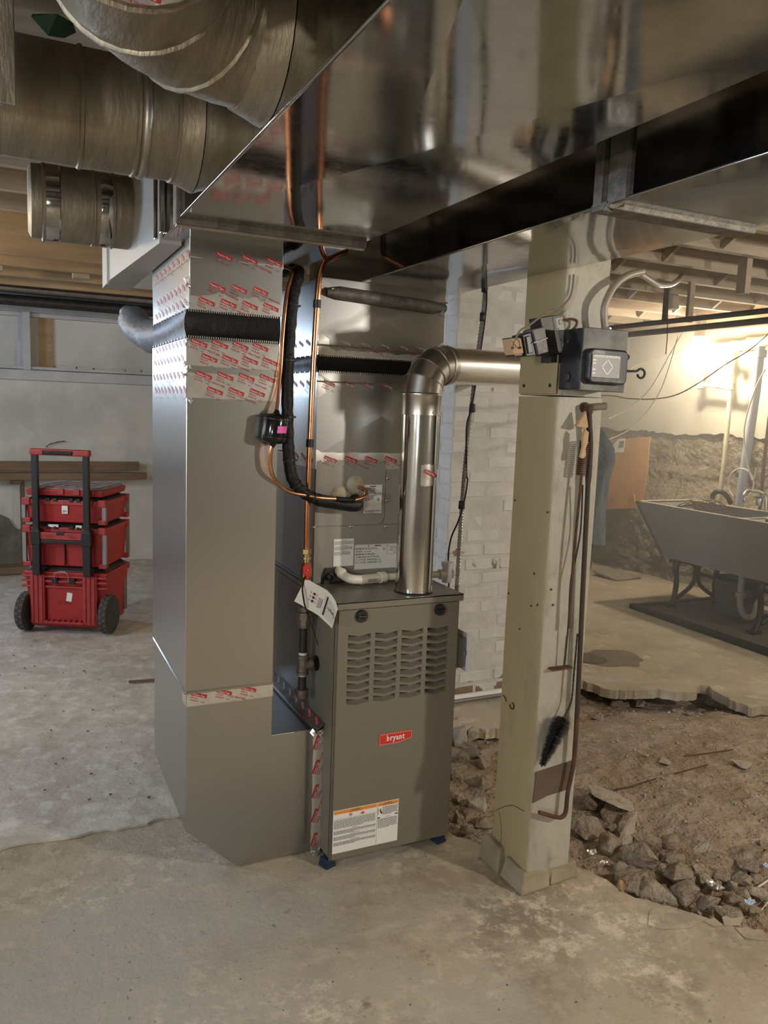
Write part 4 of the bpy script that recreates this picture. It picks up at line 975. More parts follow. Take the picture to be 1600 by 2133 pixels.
b_ = MB(); hexnut(b_, c, .0165, .020); b_.build('flare_nut', BRASS, gl)
c2 = c+V((0,0,-.020)); b_ = MB(); b_.lathe([(.012,0),(.012,.006),(.016,.007),(.016,.016),(.011,.018),(.011,.03)], c2, (0,0,-1), 12); b_.build('brass_adapter', BRASS, gl, smooth=40)
c3 = c2+V((0,0,-.028)); MB().lathe([(.012,0),(.017,.004),(.017,.018),(.021,.022),(.021,.046),(.017,.050),(.017,.066),(.013,.070)], c3, (0,0,-1), 8).build('ball_valve', BRASS, gl, smooth=30)
vc = PY(640.5,1189,GY-.028)
hb = MB(); pr2 = [(-.016,.010),(-.010,.022),(.006,.022),(.013,.010),(.012,-.008),(.006,-.016),(.005,-.044),(-.005,-.046),(-.007,-.016),(-.015,-.006)]
hb.prism([(vc.x+x, vc.z+z) for x, z in pr2], 'y', vc.y-.004, vc.y+.006); hd_ = hb.build('valve_handle', REDV, gl, bevel=.002)
MB().lathe([(.004,0),(.004,.004),(.002,.006)], (vc.x,vc.y-.004,vc.z+.004), (0,-1,0), 8).build('handle_screw', STEEL, hd_)
MB().tube([vc+V((0,.004,.004)), V((vc.x,GY,vc.z+.004))], .006, 8).build('valve_stem', BRASS, gl)
IX, IY = PY(632.5,1300,2.375).x, 2.375
zu = PY(632.5,1295,IY).z; zt = PY(632,1384,IY).z; zc = PY(631,1447,IY).z
zv = c3.z-.070
MB().tube([(c3.x,GY,zv),(c3.x-.003,GY-.008,zv-.02),(IX,IY,zu+.060),(IX,IY,zu+.02)], .0125, 12).build('upper_nipple', IRON, gl, smooth=50)
MB().lathe([(.018,.052),(.020,.050),(.020,.036),(.029,.034),(.029,.012),(.021,.010),(.021,-.012),(.017,-.016)], (IX,IY,zu), (0,0,1), 8).build('union', IRONG, gl, smooth=25)
MB().tube([(IX,IY,zu-.01),(IX,IY,zt+.03)], .0135, 14).build('pipe_nipple', IRON, gl, smooth=50)
for z in (zu-.018, zt+.034, zt-.038): MB().lathe([(.0138,0),(.0142,.002),(.0138,.008)], (IX,IY,z), (0,0,1), 12).build('pipe_dope', CERAM, gl)
te = MB(); te.lathe([(.017,-.034),(.021,-.033),(.021,-.024),(.018,-.022),(.018,.022),(.021,.024),(.021,.033),(.017,.034)], (IX,IY,zt), (0,0,1), 16); te.lathe([(.018,0),(.018,.020),(.021,.022),(.021,.032),(.015,.033)], (IX,IY,zt), (1,0,0), 16); te.build('tee', IRONG, gl, smooth=30)
MB().tube([(IX+.02,IY,zt),(FX0+.004,IY,zt)], .0125, 12).build('branch_nipple', IRON, gl, smooth=50)
MB().lathe([(.013,0),(.026,.001),(.026,.005),(.018,.008),(.013,.008)], (FX0-.0005,IY,zt), (-1,0,0), 18).build('wall_grommet', RUBBER, gl, smooth=40)
MB().tube([(IX,IY,zt-.03),(IX,IY,zc+.01)], .0135, 14).build('drip_leg', IRON, gl, smooth=50)
MB().lathe([(.0175,.022),(.021,.020),(.021,.0),(.018,-.010),(.008,-.015)], (IX,IY,zc), (0,0,1), 14).build('cap', IRONG, gl, smooth=40)

# ---- paper tag hanging from the gas line
def T(x, y): return (x/1600*130+600, y/1600*130+1190)
tg = thing('paper_hang_tag', 'cream paper service tag hanging from the gas valve over the furnace corner', 'tag', (.87,2.2,.9))
# corners in the picture: top, right, bottom, left; curled sheet in front of the furnace corner
ctl = {}
grid = [[(160,770,2.335),(440,215,2.345)],[(330,860,2.318),(560,235,2.330)],[(480,960,2.292),(700,320,2.308)],[(640,1045,2.262),(850,400,2.280)],[(790,1140,2.230),(1010,490,2.250)],[(950,1290,2.195),(1130,620,2.215)],[(1060,1390,2.172),(1230,790,2.190)],[(1125,1465,2.158),(1275,960,2.172)]]
rows = []
for (a, b) in grid:
    A = PY(*T(a[0],a[1]), a[2]); B = PY(*T(b[0],b[1]), b[2]); rows.append((A, B))
def tagpt(s, t, lift=0):      # s along (0..1), t across (0 = lower edge, 1 = upper edge)
    k = s*(len(rows)-1); i = min(int(k), len(rows)-2); f = k-i
    A = rows[i][0].lerp(rows[i+1][0], f); B = rows[i][1].lerp(rows[i+1][1], f)
    P = A.lerp(B, t)
    if lift: P = P+(CAMLOC*0+V((-.25,-.95,.15)).normalized())*lift
    return P
m_ = MB(); nu, nv = 21, 8
vs = [tagpt(i/nu, j/nv) for j in range(nv+1) for i in range(nu+1)]; vs += [p+V((.0001,.0006,0)) for p in vs]; k = (nu+1)*(nv+1)
f1 = [(j*(nu+1)+i, j*(nu+1)+i+1, (j+1)*(nu+1)+i+1, (j+1)*(nu+1)+i) for j in range(nv) for i in range(nu)]
m_.add(vs, f1+[tuple(q+k for q in f) for f in f1]); sheet = m_.build('sheet', PAPER, tg, smooth=60)
def tagpoly(mb, pts, lift=.0008): mb.add([tagpt(s, t, lift) for s, t in pts], [tuple(range(len(pts)))])
def tagrect(mb, s0, s1, t0, t1, lift=.0008, n=4):
    for i in range(n): tagpoly(mb, [(s0,lerp(t0,t1,i/n)),(s1,lerp(t0,t1,i/n)),(s1,lerp(t0,t1,(i+1)/n)),(s0,lerp(t0,t1,(i+1)/n))], lift)
nv_ = MB(); tagrect(nv_, .615,.655,.13,.83,n=8); tagrect(nv_, .535,.548,.26,.62); nv_.build('print_bar', INKB, sheet)
lg = MB()
for i in range(9): tagrect(lg, .675+.033*i,.682+.033*i,.10,.78 if i > 4 else .80,n=6)
tagrect(lg,.585,.590,.14,.42); tagrect(lg,.585,.590,.50,.80); lg.build('print_lines', INKG, sheet)
em = MB()       # emblem: outlined lettering under three small figures
for k in range(7):
    a0, t0 = .455+.012*(k % 2), .24+.055*k; tagrect(em, a0, a0+.055, t0, t0+.014, n=1); tagrect(em, a0, a0+.012, t0, t0+.042, n=1); tagrect(em, a0+.045, a0+.057, t0, t0+.042, n=1)
for i in range(3): tagrect(em, .315,.365,.31+.14*i,.40+.14*i)
em.build('print_emblem', INKB, sheet)
sk = MB()
for i in range(3):
    c = (.265-.0*i, .355+.14*i); tagpoly(sk, [(c[0]+.022*math.cos(a), c[1]+.045*math.sin(a)) for a in [k*6.2832/8 for k in range(8)]], .001)
    tagrect(sk, .37,.43,.32+.14*i,.345+.14*i,.001); tagrect(sk, .37,.43,.375+.14*i,.40+.14*i,.001)
sk.build('print_figures', SKIN, sheet)
hs = MB(); rr = random.Random(3); s_ = .70
for k in range(16):
    s_ = .69+.018*k; t_ = .52-.003*k+rr.uniform(-.03,.03); tagrect(hs, s_, s_+.010, t_-rr.uniform(.02,.06), t_+rr.uniform(.0,.05), .0012, 1)
hs.build('handwriting', INK, sheet)
cord = [PY(636,1200,2.37), PY(*T(370,420),2.325), PY(*T(400,700),2.300), PY(*T(450,940),2.285), PY(648,1300,2.33), PY(661,1340,2.37), PY(669,1376,2.372)]
MB().tube(smoothpath(cord,6), [.0026]*19+[.0012]*18, 6).build('cord', RUBBER, tg, smooth=50)

# ---- refrigerant lines
sl = thing('insulated_refrigerant_line', 'black insulated refrigerant suction line curving from the trunk down to the coil', 'pipe', (.8,2.36,1.2))
sp_ = [V((.80,3.3,1.925)), V((.80,2.75,1.925)), V((.802,2.52,1.918)), PY(621,565,2.41), PY(611,615,2.375), PY(603,700,2.365), PY(599,790,2.36), PY(599,880,2.36), PY(602,950,2.36), PY(609,995,2.36), PY(628,1022,2.37), PY(660,1040,2.385), PY(700,1048,2.40), PY(735,1053,2.41), PY(744,1050,2.43), PY(738,1040,2.462)]
spp = smoothpath(sp_,7)
rad = [.0185+.0022*noise.noise(V((i*.9,0,0)))+.0015*(i % 3 == 0) for i in range(len(spp))]
for i in range(len(spp)):
    if i > 76: rad[i] = .021
MB().tube(spp, rad, 14).build('insulation', RUBBER, sl, smooth=60)
for i in range(12, len(spp)-12, 9):
    d = (spp[i+1]-spp[i-1]).normalized(); MB().lathe([(.0185,-.003),(.0215,-.002),(.0215,.002),(.0185,.003)], spp[i], d, 12).build('zip_tie', BLACKP, sl, smooth=40)
    s_ = d.cross(V((0,0,1))); s_ = s_.normalized() if s_.length > .1 else V((1,0,0))
    MB().box(-.004,.004,-.003,.003,-.003,.003).build('tie_head', BLACKP, sl).location = (0,0,0) if False else (spp[i]+V((.022,-.004,0))-WORLD_LOC['insulated_refrigerant_line']*0)
ll = thing('copper_liquid_line', 'thin copper liquid line running beside the black insulated line', 'pipe', (.74,2.32,1.2))
lp = [V((.768,3.3,1.937)), V((.768,2.75,1.937)), V((.772,2.52,1.932)), PY(608,564,2.395), PY(598,610,2.355), PY(590,680,2.34), PY(585,760,2.33), PY(579,830,2.315), PY(575,862,2.30)]
MB().tube(smoothpath(lp,6), .0062, 10).build('upper_run', COPPER, ll, smooth=50)
lq = [PY(567,926,2.295), PY(563,950,2.298), PY(565,982,2.305), PY(580,1008,2.33), PY(605,1025,2.350), PY(640,1032,2.362), PY(668,1037,2.372), PY(700,1039,2.376)]
MB().tube(smoothpath(lq,6), .0062, 10).build('lower_run', COPPER, ll, smooth=50)
lr = [PY(738,1042,2.385), PY(755,1037,2.39), PY(764,1030,2.40), PY(762,1022,2.43), PY(745,1014,2.462)]
MB().tube(smoothpath(lr,5), .0062, 10).build('end_bend', COPPER, ll, smooth=30)
MB().tube(smoothpath([lq[-1], PY(720,1041,2.376), lr[0]],5), .0085, 10).build('wrapped_run', RUBBER, ll, smooth=50)
fd = thing('filter_drier', 'black filter drier canister with a pink sticker on the liquid line', 'filter', (.71,2.29,1.38))
ft_, fb_ = PY(575.5,866,2.298), PY(568.5,920,2.296)
ax = fb_-ft_; L_ = ax.length
MB().lathe([(.006,-.018),(.008,-.012),(.012,-.006),(.030,-.002),(.036,.003),(.0375,.008),(.0375,L_-.008),(.036,L_-.003),(.030,L_+.002),(.012,L_+.006),(.008,L_+.012),(.006,L_+.018)], ft_, ax, 24).build('canister', mat('gloss_black', (.008,.008,.008,1), .12), fd, smooth=35)
for s in (.012, L_-.012): MB().lathe([(.0376,-.002),(.0386,-.001),(.0386,.001),(.0376,.002)], ft_+ax.normalized()*s, ax, 24).build('seam_ring', BLACKP, fd, smooth=40)
m_ = MB(); n = 6; vs = []; axn = ax.normalized(); mid = ft_.lerp(fb_, .52); side = V((0,-1,0)); rgt = side.cross(-axn).normalized()
rgt = V((1,0,0))
for j in (-1, 1):
    for i in range(n+1):
        a = R_(-4+62*i/n); d = (rgt*math.sin(a)+side*math.cos(a)); vs.append(mid-axn*(-j*.0105)+d*.0379)
m_.add(vs, [(i, i+1, n+2+i, n+1+i) for i in range(n)]); st_ = m_.build('sticker', PINK, fd, smooth=60)

# ---- armoured cable and thermostat wire right of the plenum
ac = thing('armored_cable', 'spiral armoured electrical cable hanging between the trunk duct and the furnace', 'cable', (1.5,2.55,.8))
cp = smoothpath([PY(1007,572,2.62)+V((0,0,.03)), PY(1010,610,2.62), PY(1003,680,2.62), PY(990,780,2.62), PY(979,880,2.62), PY(968,980,2.60), PY(962,1060,2.56), PY(957,1140,2.48), PY(952,1225,2.38), PY(951,1270,2.34), V((1.372,2.30,.735))], 26)
rad = [.0068+(.0028 if i % 2 else 0) for i in range(len(cp))]
MB().tube(cp, rad, 8).build('armor', mat('cable_armor', (.42,.41,.39,1), .4, .4), ac, smooth=30)
for y, x in ((600,1010),(660,1006),(850,984),(1052,962)):
    c = PY(x, y, 2.615 if y < 900 else 2.565); MB().lathe([(.011,-.016),(.0125,-.014),(.0125,.014),(.011,.016)], c, cp[40]-cp[30], 10).build('tape_band', BLACKP, ac, smooth=40)
wp = [PY(1012,575,2.605), PY(1013,640,2.605), PY(997,760,2.605), PY(982,850,2.605), PY(972,890,2.60), PY(972,985,2.595), PY(974,1000,2.58), PY(968,1040,2.56), PY(955,1085,2.54), PY(940,1120,2.52), PY(934,1160,2.50), PY(936,1200,2.48), PY(934,1230,2.46)]
MB().tube(smoothpath(wp,6), .0032, 6).build('thermostat_wire', RUBBER, ac, smooth=50)
# ---- white plastic pipe on the floor by the chimney
a, b = PZ(945,1481,.03), PZ(1060,1458,.03)
fpz = thing('floor_drain_pipe', 'white plastic pipe with printed lettering lying along the foot of the chimney', 'pipe', (2.1,3.3,.03))
A_, B_ = V((1.90,3.335,.031)), V((2.75,3.345,.031))
MB().tube([A_, B_], .019, 16).build('pipe_wall', PVCW, fpz, smooth=50)
t_ = MB(); lines(t_, 1.97, 2.60, .034, 1, .01, 3.335-.0191, 54, .009, 1.0); t_.build('print', INKG, fpz)
# ================================================================== SUPPORT POST AND WHAT HANGS ON IT
po = thing('support_post', 'cream-painted square support post with worn base right of the furnace', 'post', (1.515,1.97,0))
QX0, QX1, QY0, QY1 = 1.431, 1.602, 1.875, 2.068
def post_section(z0, z1, name, d=0):
    n = 14; vs = []; m_ = MB(); c = .012
    prof = [(QX0,QY1),(QX0,QY0+c),(QX0+c*.4,QY0+c*.25),(QX0+c,QY0),(QX1-.008,QY0),(QX1,QY0+.008),(QX1,QY1)]
    k = len(prof)
    for j in range(n+1):
        z = lerp(z0, z1, j/n); lean = 0
        for (x, y) in prof:
            w_ = noise.noise(V((x*3,y*3,z*2.5)))*.004
            tap = -lean*.35
            vs.append((x+w_-(tap if x < 1.5 else -tap)*1.0+d*(-1 if x < 1.5 else 1), y+w_*.6-d*(1 if y < 1.95 else -1), z))
    for j in range(n):
        for i in range(k):
            a, b = j*k+i, j*k+(i+1) % k
            m_.cur = 0 if i in (0, 1) else 1  # left face takes the cream, the other faces the greyer tone
            m_.add([], []); m_.f.append([a, b, b+k, a+k]); m_.mi.append(m_.cur)
    m_.v = [tuple(v) for v in vs]; m_.cur = 1; m_.f.append(list(range(k))[::-1]); m_.mi.append(1); m_.f.append(list(range(n*k, n*k+k))); m_.mi.append(1)
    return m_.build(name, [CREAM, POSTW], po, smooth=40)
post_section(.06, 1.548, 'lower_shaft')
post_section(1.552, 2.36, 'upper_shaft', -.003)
# nailed cream plate on the left face above the joint
MB().box(QX0-.006,QX0-.001,QY0+.004,QY1-.004,1.556,1.668).build('joint_plate', CREAM, po, bevel=.0015)
for y, z in ((QY0+.03,1.58),(QY0+.16,1.58)): MB().lathe([(.005,0),(.005,.003),(.002,.004)], (QX0-.006,y,z), (-1,0,0), 8).build('bolt', IRON, po)
# base blocks
b0 = PZ(1085,1870,0); bb = [(1.402,1.855),(1.640,1.874),(1.645,2.08),(1.400,2.10)]
bt = [(1.424,1.873),(1.612,1.880),(1.615,2.07),(1.422,2.078)]
for (x0_,x1_,y0_,y1_,h_,i_,m2) in ((1.398,1.50,1.985,2.10,.085,.010,POSTBASE),(1.404,1.52,1.856,1.980,.068,.012,POSTBASE),(1.524,1.642,1.868,2.085,.058,.014,POSTBASE)):
    MB().hexa([(x0_,y0_,.001),(x1_,y0_+.006,.001),(x1_,y1_,.001),(x0_-.003,y1_,.001)], [(x0_+i_,y0_+i_,h_),(x1_-.003,y0_+i_+.004,h_-.006),(x1_-.004,y1_-i_,h_),(x0_+i_,y1_-i_,h_+.006)]).build('base_block', m2, po, bevel=.007)
MB().box(1.43,1.60,1.88,2.06,.001,.07).build('base_core', POSTBASE, po)

# bare wood band near the foot on the front face
pts = [PY(x, y, QY0) for x, y in ((1116,1608),(1193,1583),(1186,1642),(1140,1656),(1108,1672))]
MB().prism([(p.x, p.z) for p in pts], 'y', QY0-.004, QY0-.0002).build('bare_wood_patch', BAREW, po)
# nails, screw eye and holes
for x, y in ((1073,1042),(1140,1067),(1060,1236),(1113,1195),(1148,1228),(1120,1260),(1107,1262),(1152,1260),(1083,1310)):
    if x < 1125: p = PX(x, y, QX0-.001); d = (-1,0,0)
    else: p = PY(x, y, QY0-.001); d = (0,-1,0)
    MB().lathe([(.0035,0),(.0035,.002),(.001,.003)], p, d, 7).build('nail', RUST, po)
c = PX(1066,1470,QX0-.004); n = 12
MB().tube([c+V((0,.011*math.cos(a),.011*math.sin(a))) for a in [R_(100+k*26) for k in range(11)]], .0018, 6).build('hook', RUST, po)
c = PX(1052,1453,QX0-.003); MB().tube([c+V((0,-.008,-.010)), c, c+V((0,.012,.004))], .0014, 6).build('hook', RUST, po)
# crack lines on the left face near the foot
ck = [PX(x,y,QX0-.0012) for x, y in ((1030,1690),(1050,1680),(1068,1677),(1080,1683),(1092,1690))]
MB().tube(ck, .0012, 5).build('paint_crack', RUST, po)
ck = [PX(x,y,QX0-.002) for x, y in ((1040,1690),(1045,1730),(1042,1775))]
MB().tube(ck, .001, 5).build('paint_crack', RUST, po)
# peg (cut pipe) through the post front
pg = PY(1216,849,QY0)
MB().lathe([(.016,-.01),(.016,.008),(.011,.010),(.0015,.010)], (pg.x,QY0,pg.z), (0,-1,0), 14).build('peg_socket', RUST, po, smooth=40)

# ---- fused switch box
FBY = 1.775
fs = thing('fused_switch_box', 'old black steel fused switch box with diamond name plate bolted to the post', 'switch box', (1.51,1.83,1.57))
bx0, bx1, bz0, bz1 = 1.4295, 1.586, 1.568, 1.737
MB().box(bx0,bx1,FBY+.004,QY0-.002,bz0,bz1).build('enclosure', BOXM, fs, bevel=.003)
MB().box(bx0-.001,bx1+.001,FBY,FBY+.006,bz0-.002,bz1+.002).build('face_plate', BOXF, fs, bevel=.002)
def B5(x, y, Y_=FBY): return PY(1050+x*.19375, 620+y*.19375, Y_)
a, b = B5(880,540), B5(1262,945)
rr_ = .016; def_pts = []
for cx, cz, s0 in ((b.x-rr_,a.z-rr_,0),(a.x+rr_,a.z-rr_,90),(a.x+rr_,b.z+rr_,180),(b.x-rr_,b.z+rr_,270)):
    for k in range(5): g = R_(s0+k*22.5); def_pts.append((cx+rr_*math.cos(g), cz+rr_*math.sin(g)))
dr_ = MB().prism(def_pts, 'y', FBY-.022, FBY).build('raised_door', BOXM, fs, bevel=.006, seg=3)
a, b = B5(952,605,FBY-.023), B5(1236,868,FBY-.023)
pl = MB().box(a.x,b.x,FBY-.0245,FBY-.022,b.z,a.z).build('name_plate', mat('etched_plate', (.16,.16,.155,1), .45, .4), fs, bevel=.0008)
t_ = MB(); yy = FBY-.0250; cx_, cz_ = lerp(a.x,b.x,.54), lerp(b.z,a.z,.46)
dmx, dmz = (b.x-a.x)*.19, (a.z-b.z)*.33
for s0 in range(4):
    A = V((cx_+dmx*math.cos(s0*1.5708), yy, cz_+dmz*math.sin(s0*1.5708))); B_ = V((cx_+dmx*math.cos((s0+1)*1.5708), yy, cz_+dmz*math.sin((s0+1)*1.5708))); t_.bar(A, B_, .0034, .0003, up=(0,1,0))
t_.box(a.x+.001,b.x-.001,yy,yy+.0003,b.z+.0005,b.z+.0015).box(a.x+.001,b.x-.001,yy,yy+.0003,a.z-.0075,a.z-.0065)
lines(t_, a.x+.004, b.x-.004, a.z-.0018, 1, .004, yy, 51, .0034, 1.0)
for k, z in enumerate((.74,.60,.33,.16)): t_.box(a.x+.002,a.x+.013,yy,yy+.0003,lerp(b.z,a.z,z)-.002,lerp(b.z,a.z,z)+.0026)
t_.text('ON', (b.x-.010,yy,a.z-.014), (1,0,0),(0,0,1), .007, 'CENTER'); t_.text('OFF', (b.x-.009,yy,b.z+.003), (1,0,0),(0,0,1), .007, 'CENTER')
t_.build('print', LABEL, pl)
c = B5(1325,640); MB().tube([c+V((.0068*math.cos(k*.5236),0,.0068*math.sin(k*.5236))) for k in range(12)], .0022, 8, closed=True).build('padlock_eye', IRON, fs, smooth=50)
MB().bar(B5(1255,640)+V((0,.004,0)), B5(1312,645)+V((0,.002,0)), .004, .010).build('eye_bracket', IRON, fs)
lv = [B5(1270,785)+V((0,.03,0)), B5(1300,787)+V((0,.01,0)), B5(1420,790), B5(1450,772), B5(1485,768), B5(1512,800), B5(1505,845), B5(1475,866), B5(1445,850), B5(1435,825)]
MB().tube(smoothpath(lv,4), .0034, 8).build('switch_lever', IRON, fs, smooth=50)
for z in (.2, .8): MB().lathe([(.006,0),(.006,.003),(.002,.005)], (bx0-.0002,1.84,lerp(bz0,bz1,z)), (-1,0,0), 8).build('knockout', RUST, fs)
MB().lathe([(.013,0),(.014,.003),(.010,.004)], (bx0-.0002,1.835,bz0+.035), (-1,0,0), 14).build('knockout', IRON, fs)
# conduit leaving the top of the switch box
cd = thing('bent_conduit', 'bent grey conduit rising from the switch box to the joists', 'conduit', (1.56,1.83,1.74))
c1 = smoothpath([V((1.553,1.83,1.733)), PY(1258,650,1.83), PY(1266,620,1.83), PY(1283,592,1.84), PY(1308,574,1.86), PY(1338,566,1.90)], 6)
MB().tube(c1, .0105, 12).build('steel_bend', mat('conduit_grey', (.30,.27,.22,1), .5, .3), cd, smooth=50)
MB().lathe([(.014,0),(.015,.002),(.015,.012),(.012,.014)], (1.553,1.83,1.737), (0,0,1), 8).build('lock_nut', STEEL, cd)
c2 = smoothpath([PY(1330,568,1.89), PY(1345,577,1.95), PY(1370,592,2.05), PY(1395,593,2.15), PY(1412,584,2.22), PY(1420,574,2.26)], 14)
MB().tube(c2, [.0085+.0012*(i % 2) for i in range(len(c2))], 8).build('flexible_armor', VENTEND, cd, smooth=40)

# ---- relay / transformer group on the left edge of the post
rl = thing('relay_and_transformer', 'old black relay and transformer with metal outlet box strapped to the post', 'relay', (1.35,1.87,1.66))
RY = 1.87
def tilted(x0, x1, y0, y1, name, mt, pts, dep=.05, yy=RY, bev=.002):
    P = [B5(x, y, yy) for x, y in pts]; return MB().hexa([P[3],P[2],P[2]+V((0,dep,0)),P[3]+V((0,dep,0))], [P[0],P[1],P[1]+V((0,dep,0)),P[0]+V((0,dep,0))]).build(name, mt, rl, bevel=bev)
tilted(0,0,0,0,'outlet_box', IRON, [(385,215),(530,190),(600,590),(470,625)], .055, RY)
tilted(0,0,0,0,'box_cover', ALU, [(525,195),(645,175),(712,560),(600,600)], .05, RY-.006, .008)
for x, y in ((608,262),(636,380),(648,508)):
    c = B5(x, y, RY-.0065); MB().lathe([(.0072,0),(.0072,.001),(.0058,.0018),(.0005,.0014)], c, (0,-1,0), 16).build('knockout', ALU, rl, smooth=30)
for x, y in ((587,334),(609,452)):
    c = B5(x, y, RY-.0065); MB().lathe([(.0018,0),(.0018,.001)], c, (0,-1,0), 8).build('cover_screw', IRON, rl)
tilted(0,0,0,0,'transformer_core', mat('laminated_core', (.17,.165,.16,1), .55, .4, (.12,.115,.11,1), 60, 2), [(308,345),(440,310),(482,585),(372,615)], .05, RY-.012)
MB().bar(B5(318,486,RY-.015), B5(466,434,RY-.015), .003, .003).build('core_band', IRONG, rl)
tilted(0,0,0,0,'relay_coil', BLACKP, [(200,400),(310,365),(365,615),(240,632)], .055, RY-.004)
tilted(0,0,0,0,'relay_coil', mat('dark_bakelite', (.035,.033,.036,1), .4), [(235,420),(285,408),(320,590),(265,604)], .05, RY-.009)
tilted(0,0,0,0,'terminal_block', mat('tan_block', (.44,.29,.16,1), .6), [(68,440),(188,430),(218,600),(105,618)], .045, RY-.004, .004)
tilted(0,0,0,0,'terminal_base', BLACKP, [(62,430),(200,418),(240,625),(112,632)], .04, RY+.006)
tw = [B5(95,540,RY-.012), B5(105,480,RY-.018), B5(135,445,RY-.02), B5(165,480,RY-.018), B5(170,535,RY-.012)]
MB().tube(smoothpath(tw,5), .0014, 6).build('terminal_wire', mat('old_wire', (.16,.10,.06,1), .6), rl)
for x in (85, 165): MB().lathe([(.0032,0),(.0032,.006),(.001,.007)], B5(x,540,RY-.004), (0,-1,0), 8).build('terminal_screw', RUST, rl)
w1 = [B5(130,425,RY-.01), B5(180,350,RY-.012), B5(280,290,RY-.01), B5(380,215,RY-.01), B5(500,135,RY-.006), B5(590,120,RY-.005), B5(660,60,RY-.003), B5(705,0,RY), B5(735,-90,RY), B5(750,-250,RY)]
MB().tube(smoothpath(w1,6), .003, 6).build('feed_wire', mat('cloth_wire', (.20,.165,.12,1), .8), rl, smooth=50)
w2 = [B5(650,240,RY-.01), B5(720,230,RY-.012), B5(780,250,RY-.01), B5(770,310,RY-.008), B5(720,360,RY-.008)]
MB().tube(smoothpath(w2,6), .004, 6).build('loose_wire', mat('red_brown_wire', (.10,.045,.035,1), .7), rl, smooth=50)
MB().bar((1.405,1.905,1.69),(1.445,1.905,1.69),.05,.09).build('mount_bracket', IRON, rl)

# ---- things hung on the front of the post
ir = thing('rusty_furnace_rod', 'long rusty iron rod with bent foot leaning on the front of the post', 'rod', (1.55,1.85,.25))
ryy = 1.848
rp = [PY(1226,845,ryy), PY(1227,880,ryy), PY(1229,930,ryy), PY(1225,1010,ryy), PY(1218,1150,ryy), PY(1211,1300,ryy), PY(1204,1450,ryy), PY(1196,1580,ryy), PY(1183,1650,ryy), PY(1179,1688,ryy), PY(1172,1701,ryy), PY(1158,1702,ryy), PY(1123,1692,ryy)]
rs = [.0095]*3*6+[.0075]*4*6+[.0068]*(5*6)+[.0068]
pth = smoothpath(rp,6); rs = (rs+[.0068]*80)[:len(pth)]; MB().tube(pth[:39], rs[:39], 8).build('upper_shaft', mat('dark_rust', (.040,.026,.020,1), .7), ir, smooth=50); MB().tube(pth[38:], rs[38:], 8).build('lower_shaft', RUST, ir, smooth=50)
MB().tube([PY(1219,849,1.862), PY(1262,846,1.850)], .0105, 12).build('cross_peg', mat('weathered_peg', (.20,.16,.12,1), .8), ir, smooth=40)
MB().lathe([(.014,-.012),(.014,.012)], PY(1226,852,1.852), (0,-.1,1), 10).build('hub', RUST, ir)
tn = thing('long_handled_tongs', 'thin rusty rod with a coil spring and pale wooden grip hanging on the post', 'tool', (1.50,1.85,1.0))
tyy = 1.842
MB().tube(smoothpath([PY(1212,985,tyy), PY(1208,1030,tyy), PY(1199,1120,tyy), PY(1190,1230,tyy), PY(1185,1308,tyy)],5), .0042, 8).build('rod', RUST, tn, smooth=50)
MB().tube(smoothpath([PY(1214,1010,tyy), PY(1210,1100,tyy+.006), PY(1200,1160,tyy+.006), PY(1189,1210,tyy+.006), PY(1184,1300,tyy+.006),PY(1176,1385,tyy+.01)],5), .0026, 8).build('second_rod', IRON, tn, smooth=50)
a, b = PY(1218,918,tyy), PY(1210,990,tyy); hp2 = []
dirn = b-a; N_ = 17*10
for i in range(N_+1):
    t = i/N_; g = i/10*6.2832; hp2.append(a+dirn*t+V((math.cos(g)*.0155, math.sin(g)*.010, 0)))
MB().tube(hp2, .0021, 6).build('coil_spring', RUST, tn, smooth=60)
wp_ = [(1222,850),(1199,890),(1215,893),(1226,888),(1222,870)]
P = [PY(x, y, 1.838) for x, y in ((1219,855),(1198,888),(1216,893),(1224,890))]
MB().prism([(p.x,p.z) for p in P], 'y', 1.832, 1.846).build('wooden_wedge', HANDLEW, tn, bevel=.003)
P = [PY(x, y, 1.828) for x, y in ((1217,893),(1225,900),(1223,922),(1218,935),(1219,950),(1212,956),(1207,952),(1212,930),(1212,910))]
MB().prism([(p.x,p.z) for p in P], 'y', 1.822, 1.832).build('wooden_grip', HANDLEW, tn, bevel=.003)
br = thing('flue_brush', 'black bristle flue brush hanging on a twisted wire by the bare wood patch', 'brush', (1.49,1.845,.42))
byy = 1.845
tw = smoothpath([PY(1203,1320,byy), PY(1196,1400,byy), PY(1190,1460,byy), PY(1176,1492,byy), PY(1148,1545,byy), PY(1128,1597,byy)], 12)
MB().tube(tw, [.0024+.0008*(i % 2) for i in range(len(tw))], 6).build('twisted_wire', IRON, br)
a, b = PY(1174,1494,byy), PY(1130,1592,byy); ax_ = (b-a).normalized(); s1 = ax_.cross(V((0,1,0))).normalized(); bm_ = MB(); rb = random.Random(5)
for i in range(2600):
    t = rb.random(); g = rb.uniform(0, 6.2832); c = a.lerp(b, t); r_ = .043*(1-.66*t**1.5)*rb.uniform(.85,1.05)*(.75+.25*min(1,t*12))
    d = s1*math.cos(g)+V((0,1,0))*math.sin(g)*.55; tip = c+d*r_+ax_*.004; side = ax_*.0011
    bm_.add([c-side, c+side, tip], [(0,1,2)])
bo = bm_.build('bristles', BRISTLE, br); bo['kind'] = 'stuff'
shelf = PY(1172,1391,1.86); MB().box(1.462,1.535,1.850,QY0,shelf.z-.003,shelf.z+.002).build('iron_shelf_strip', RUST, po)

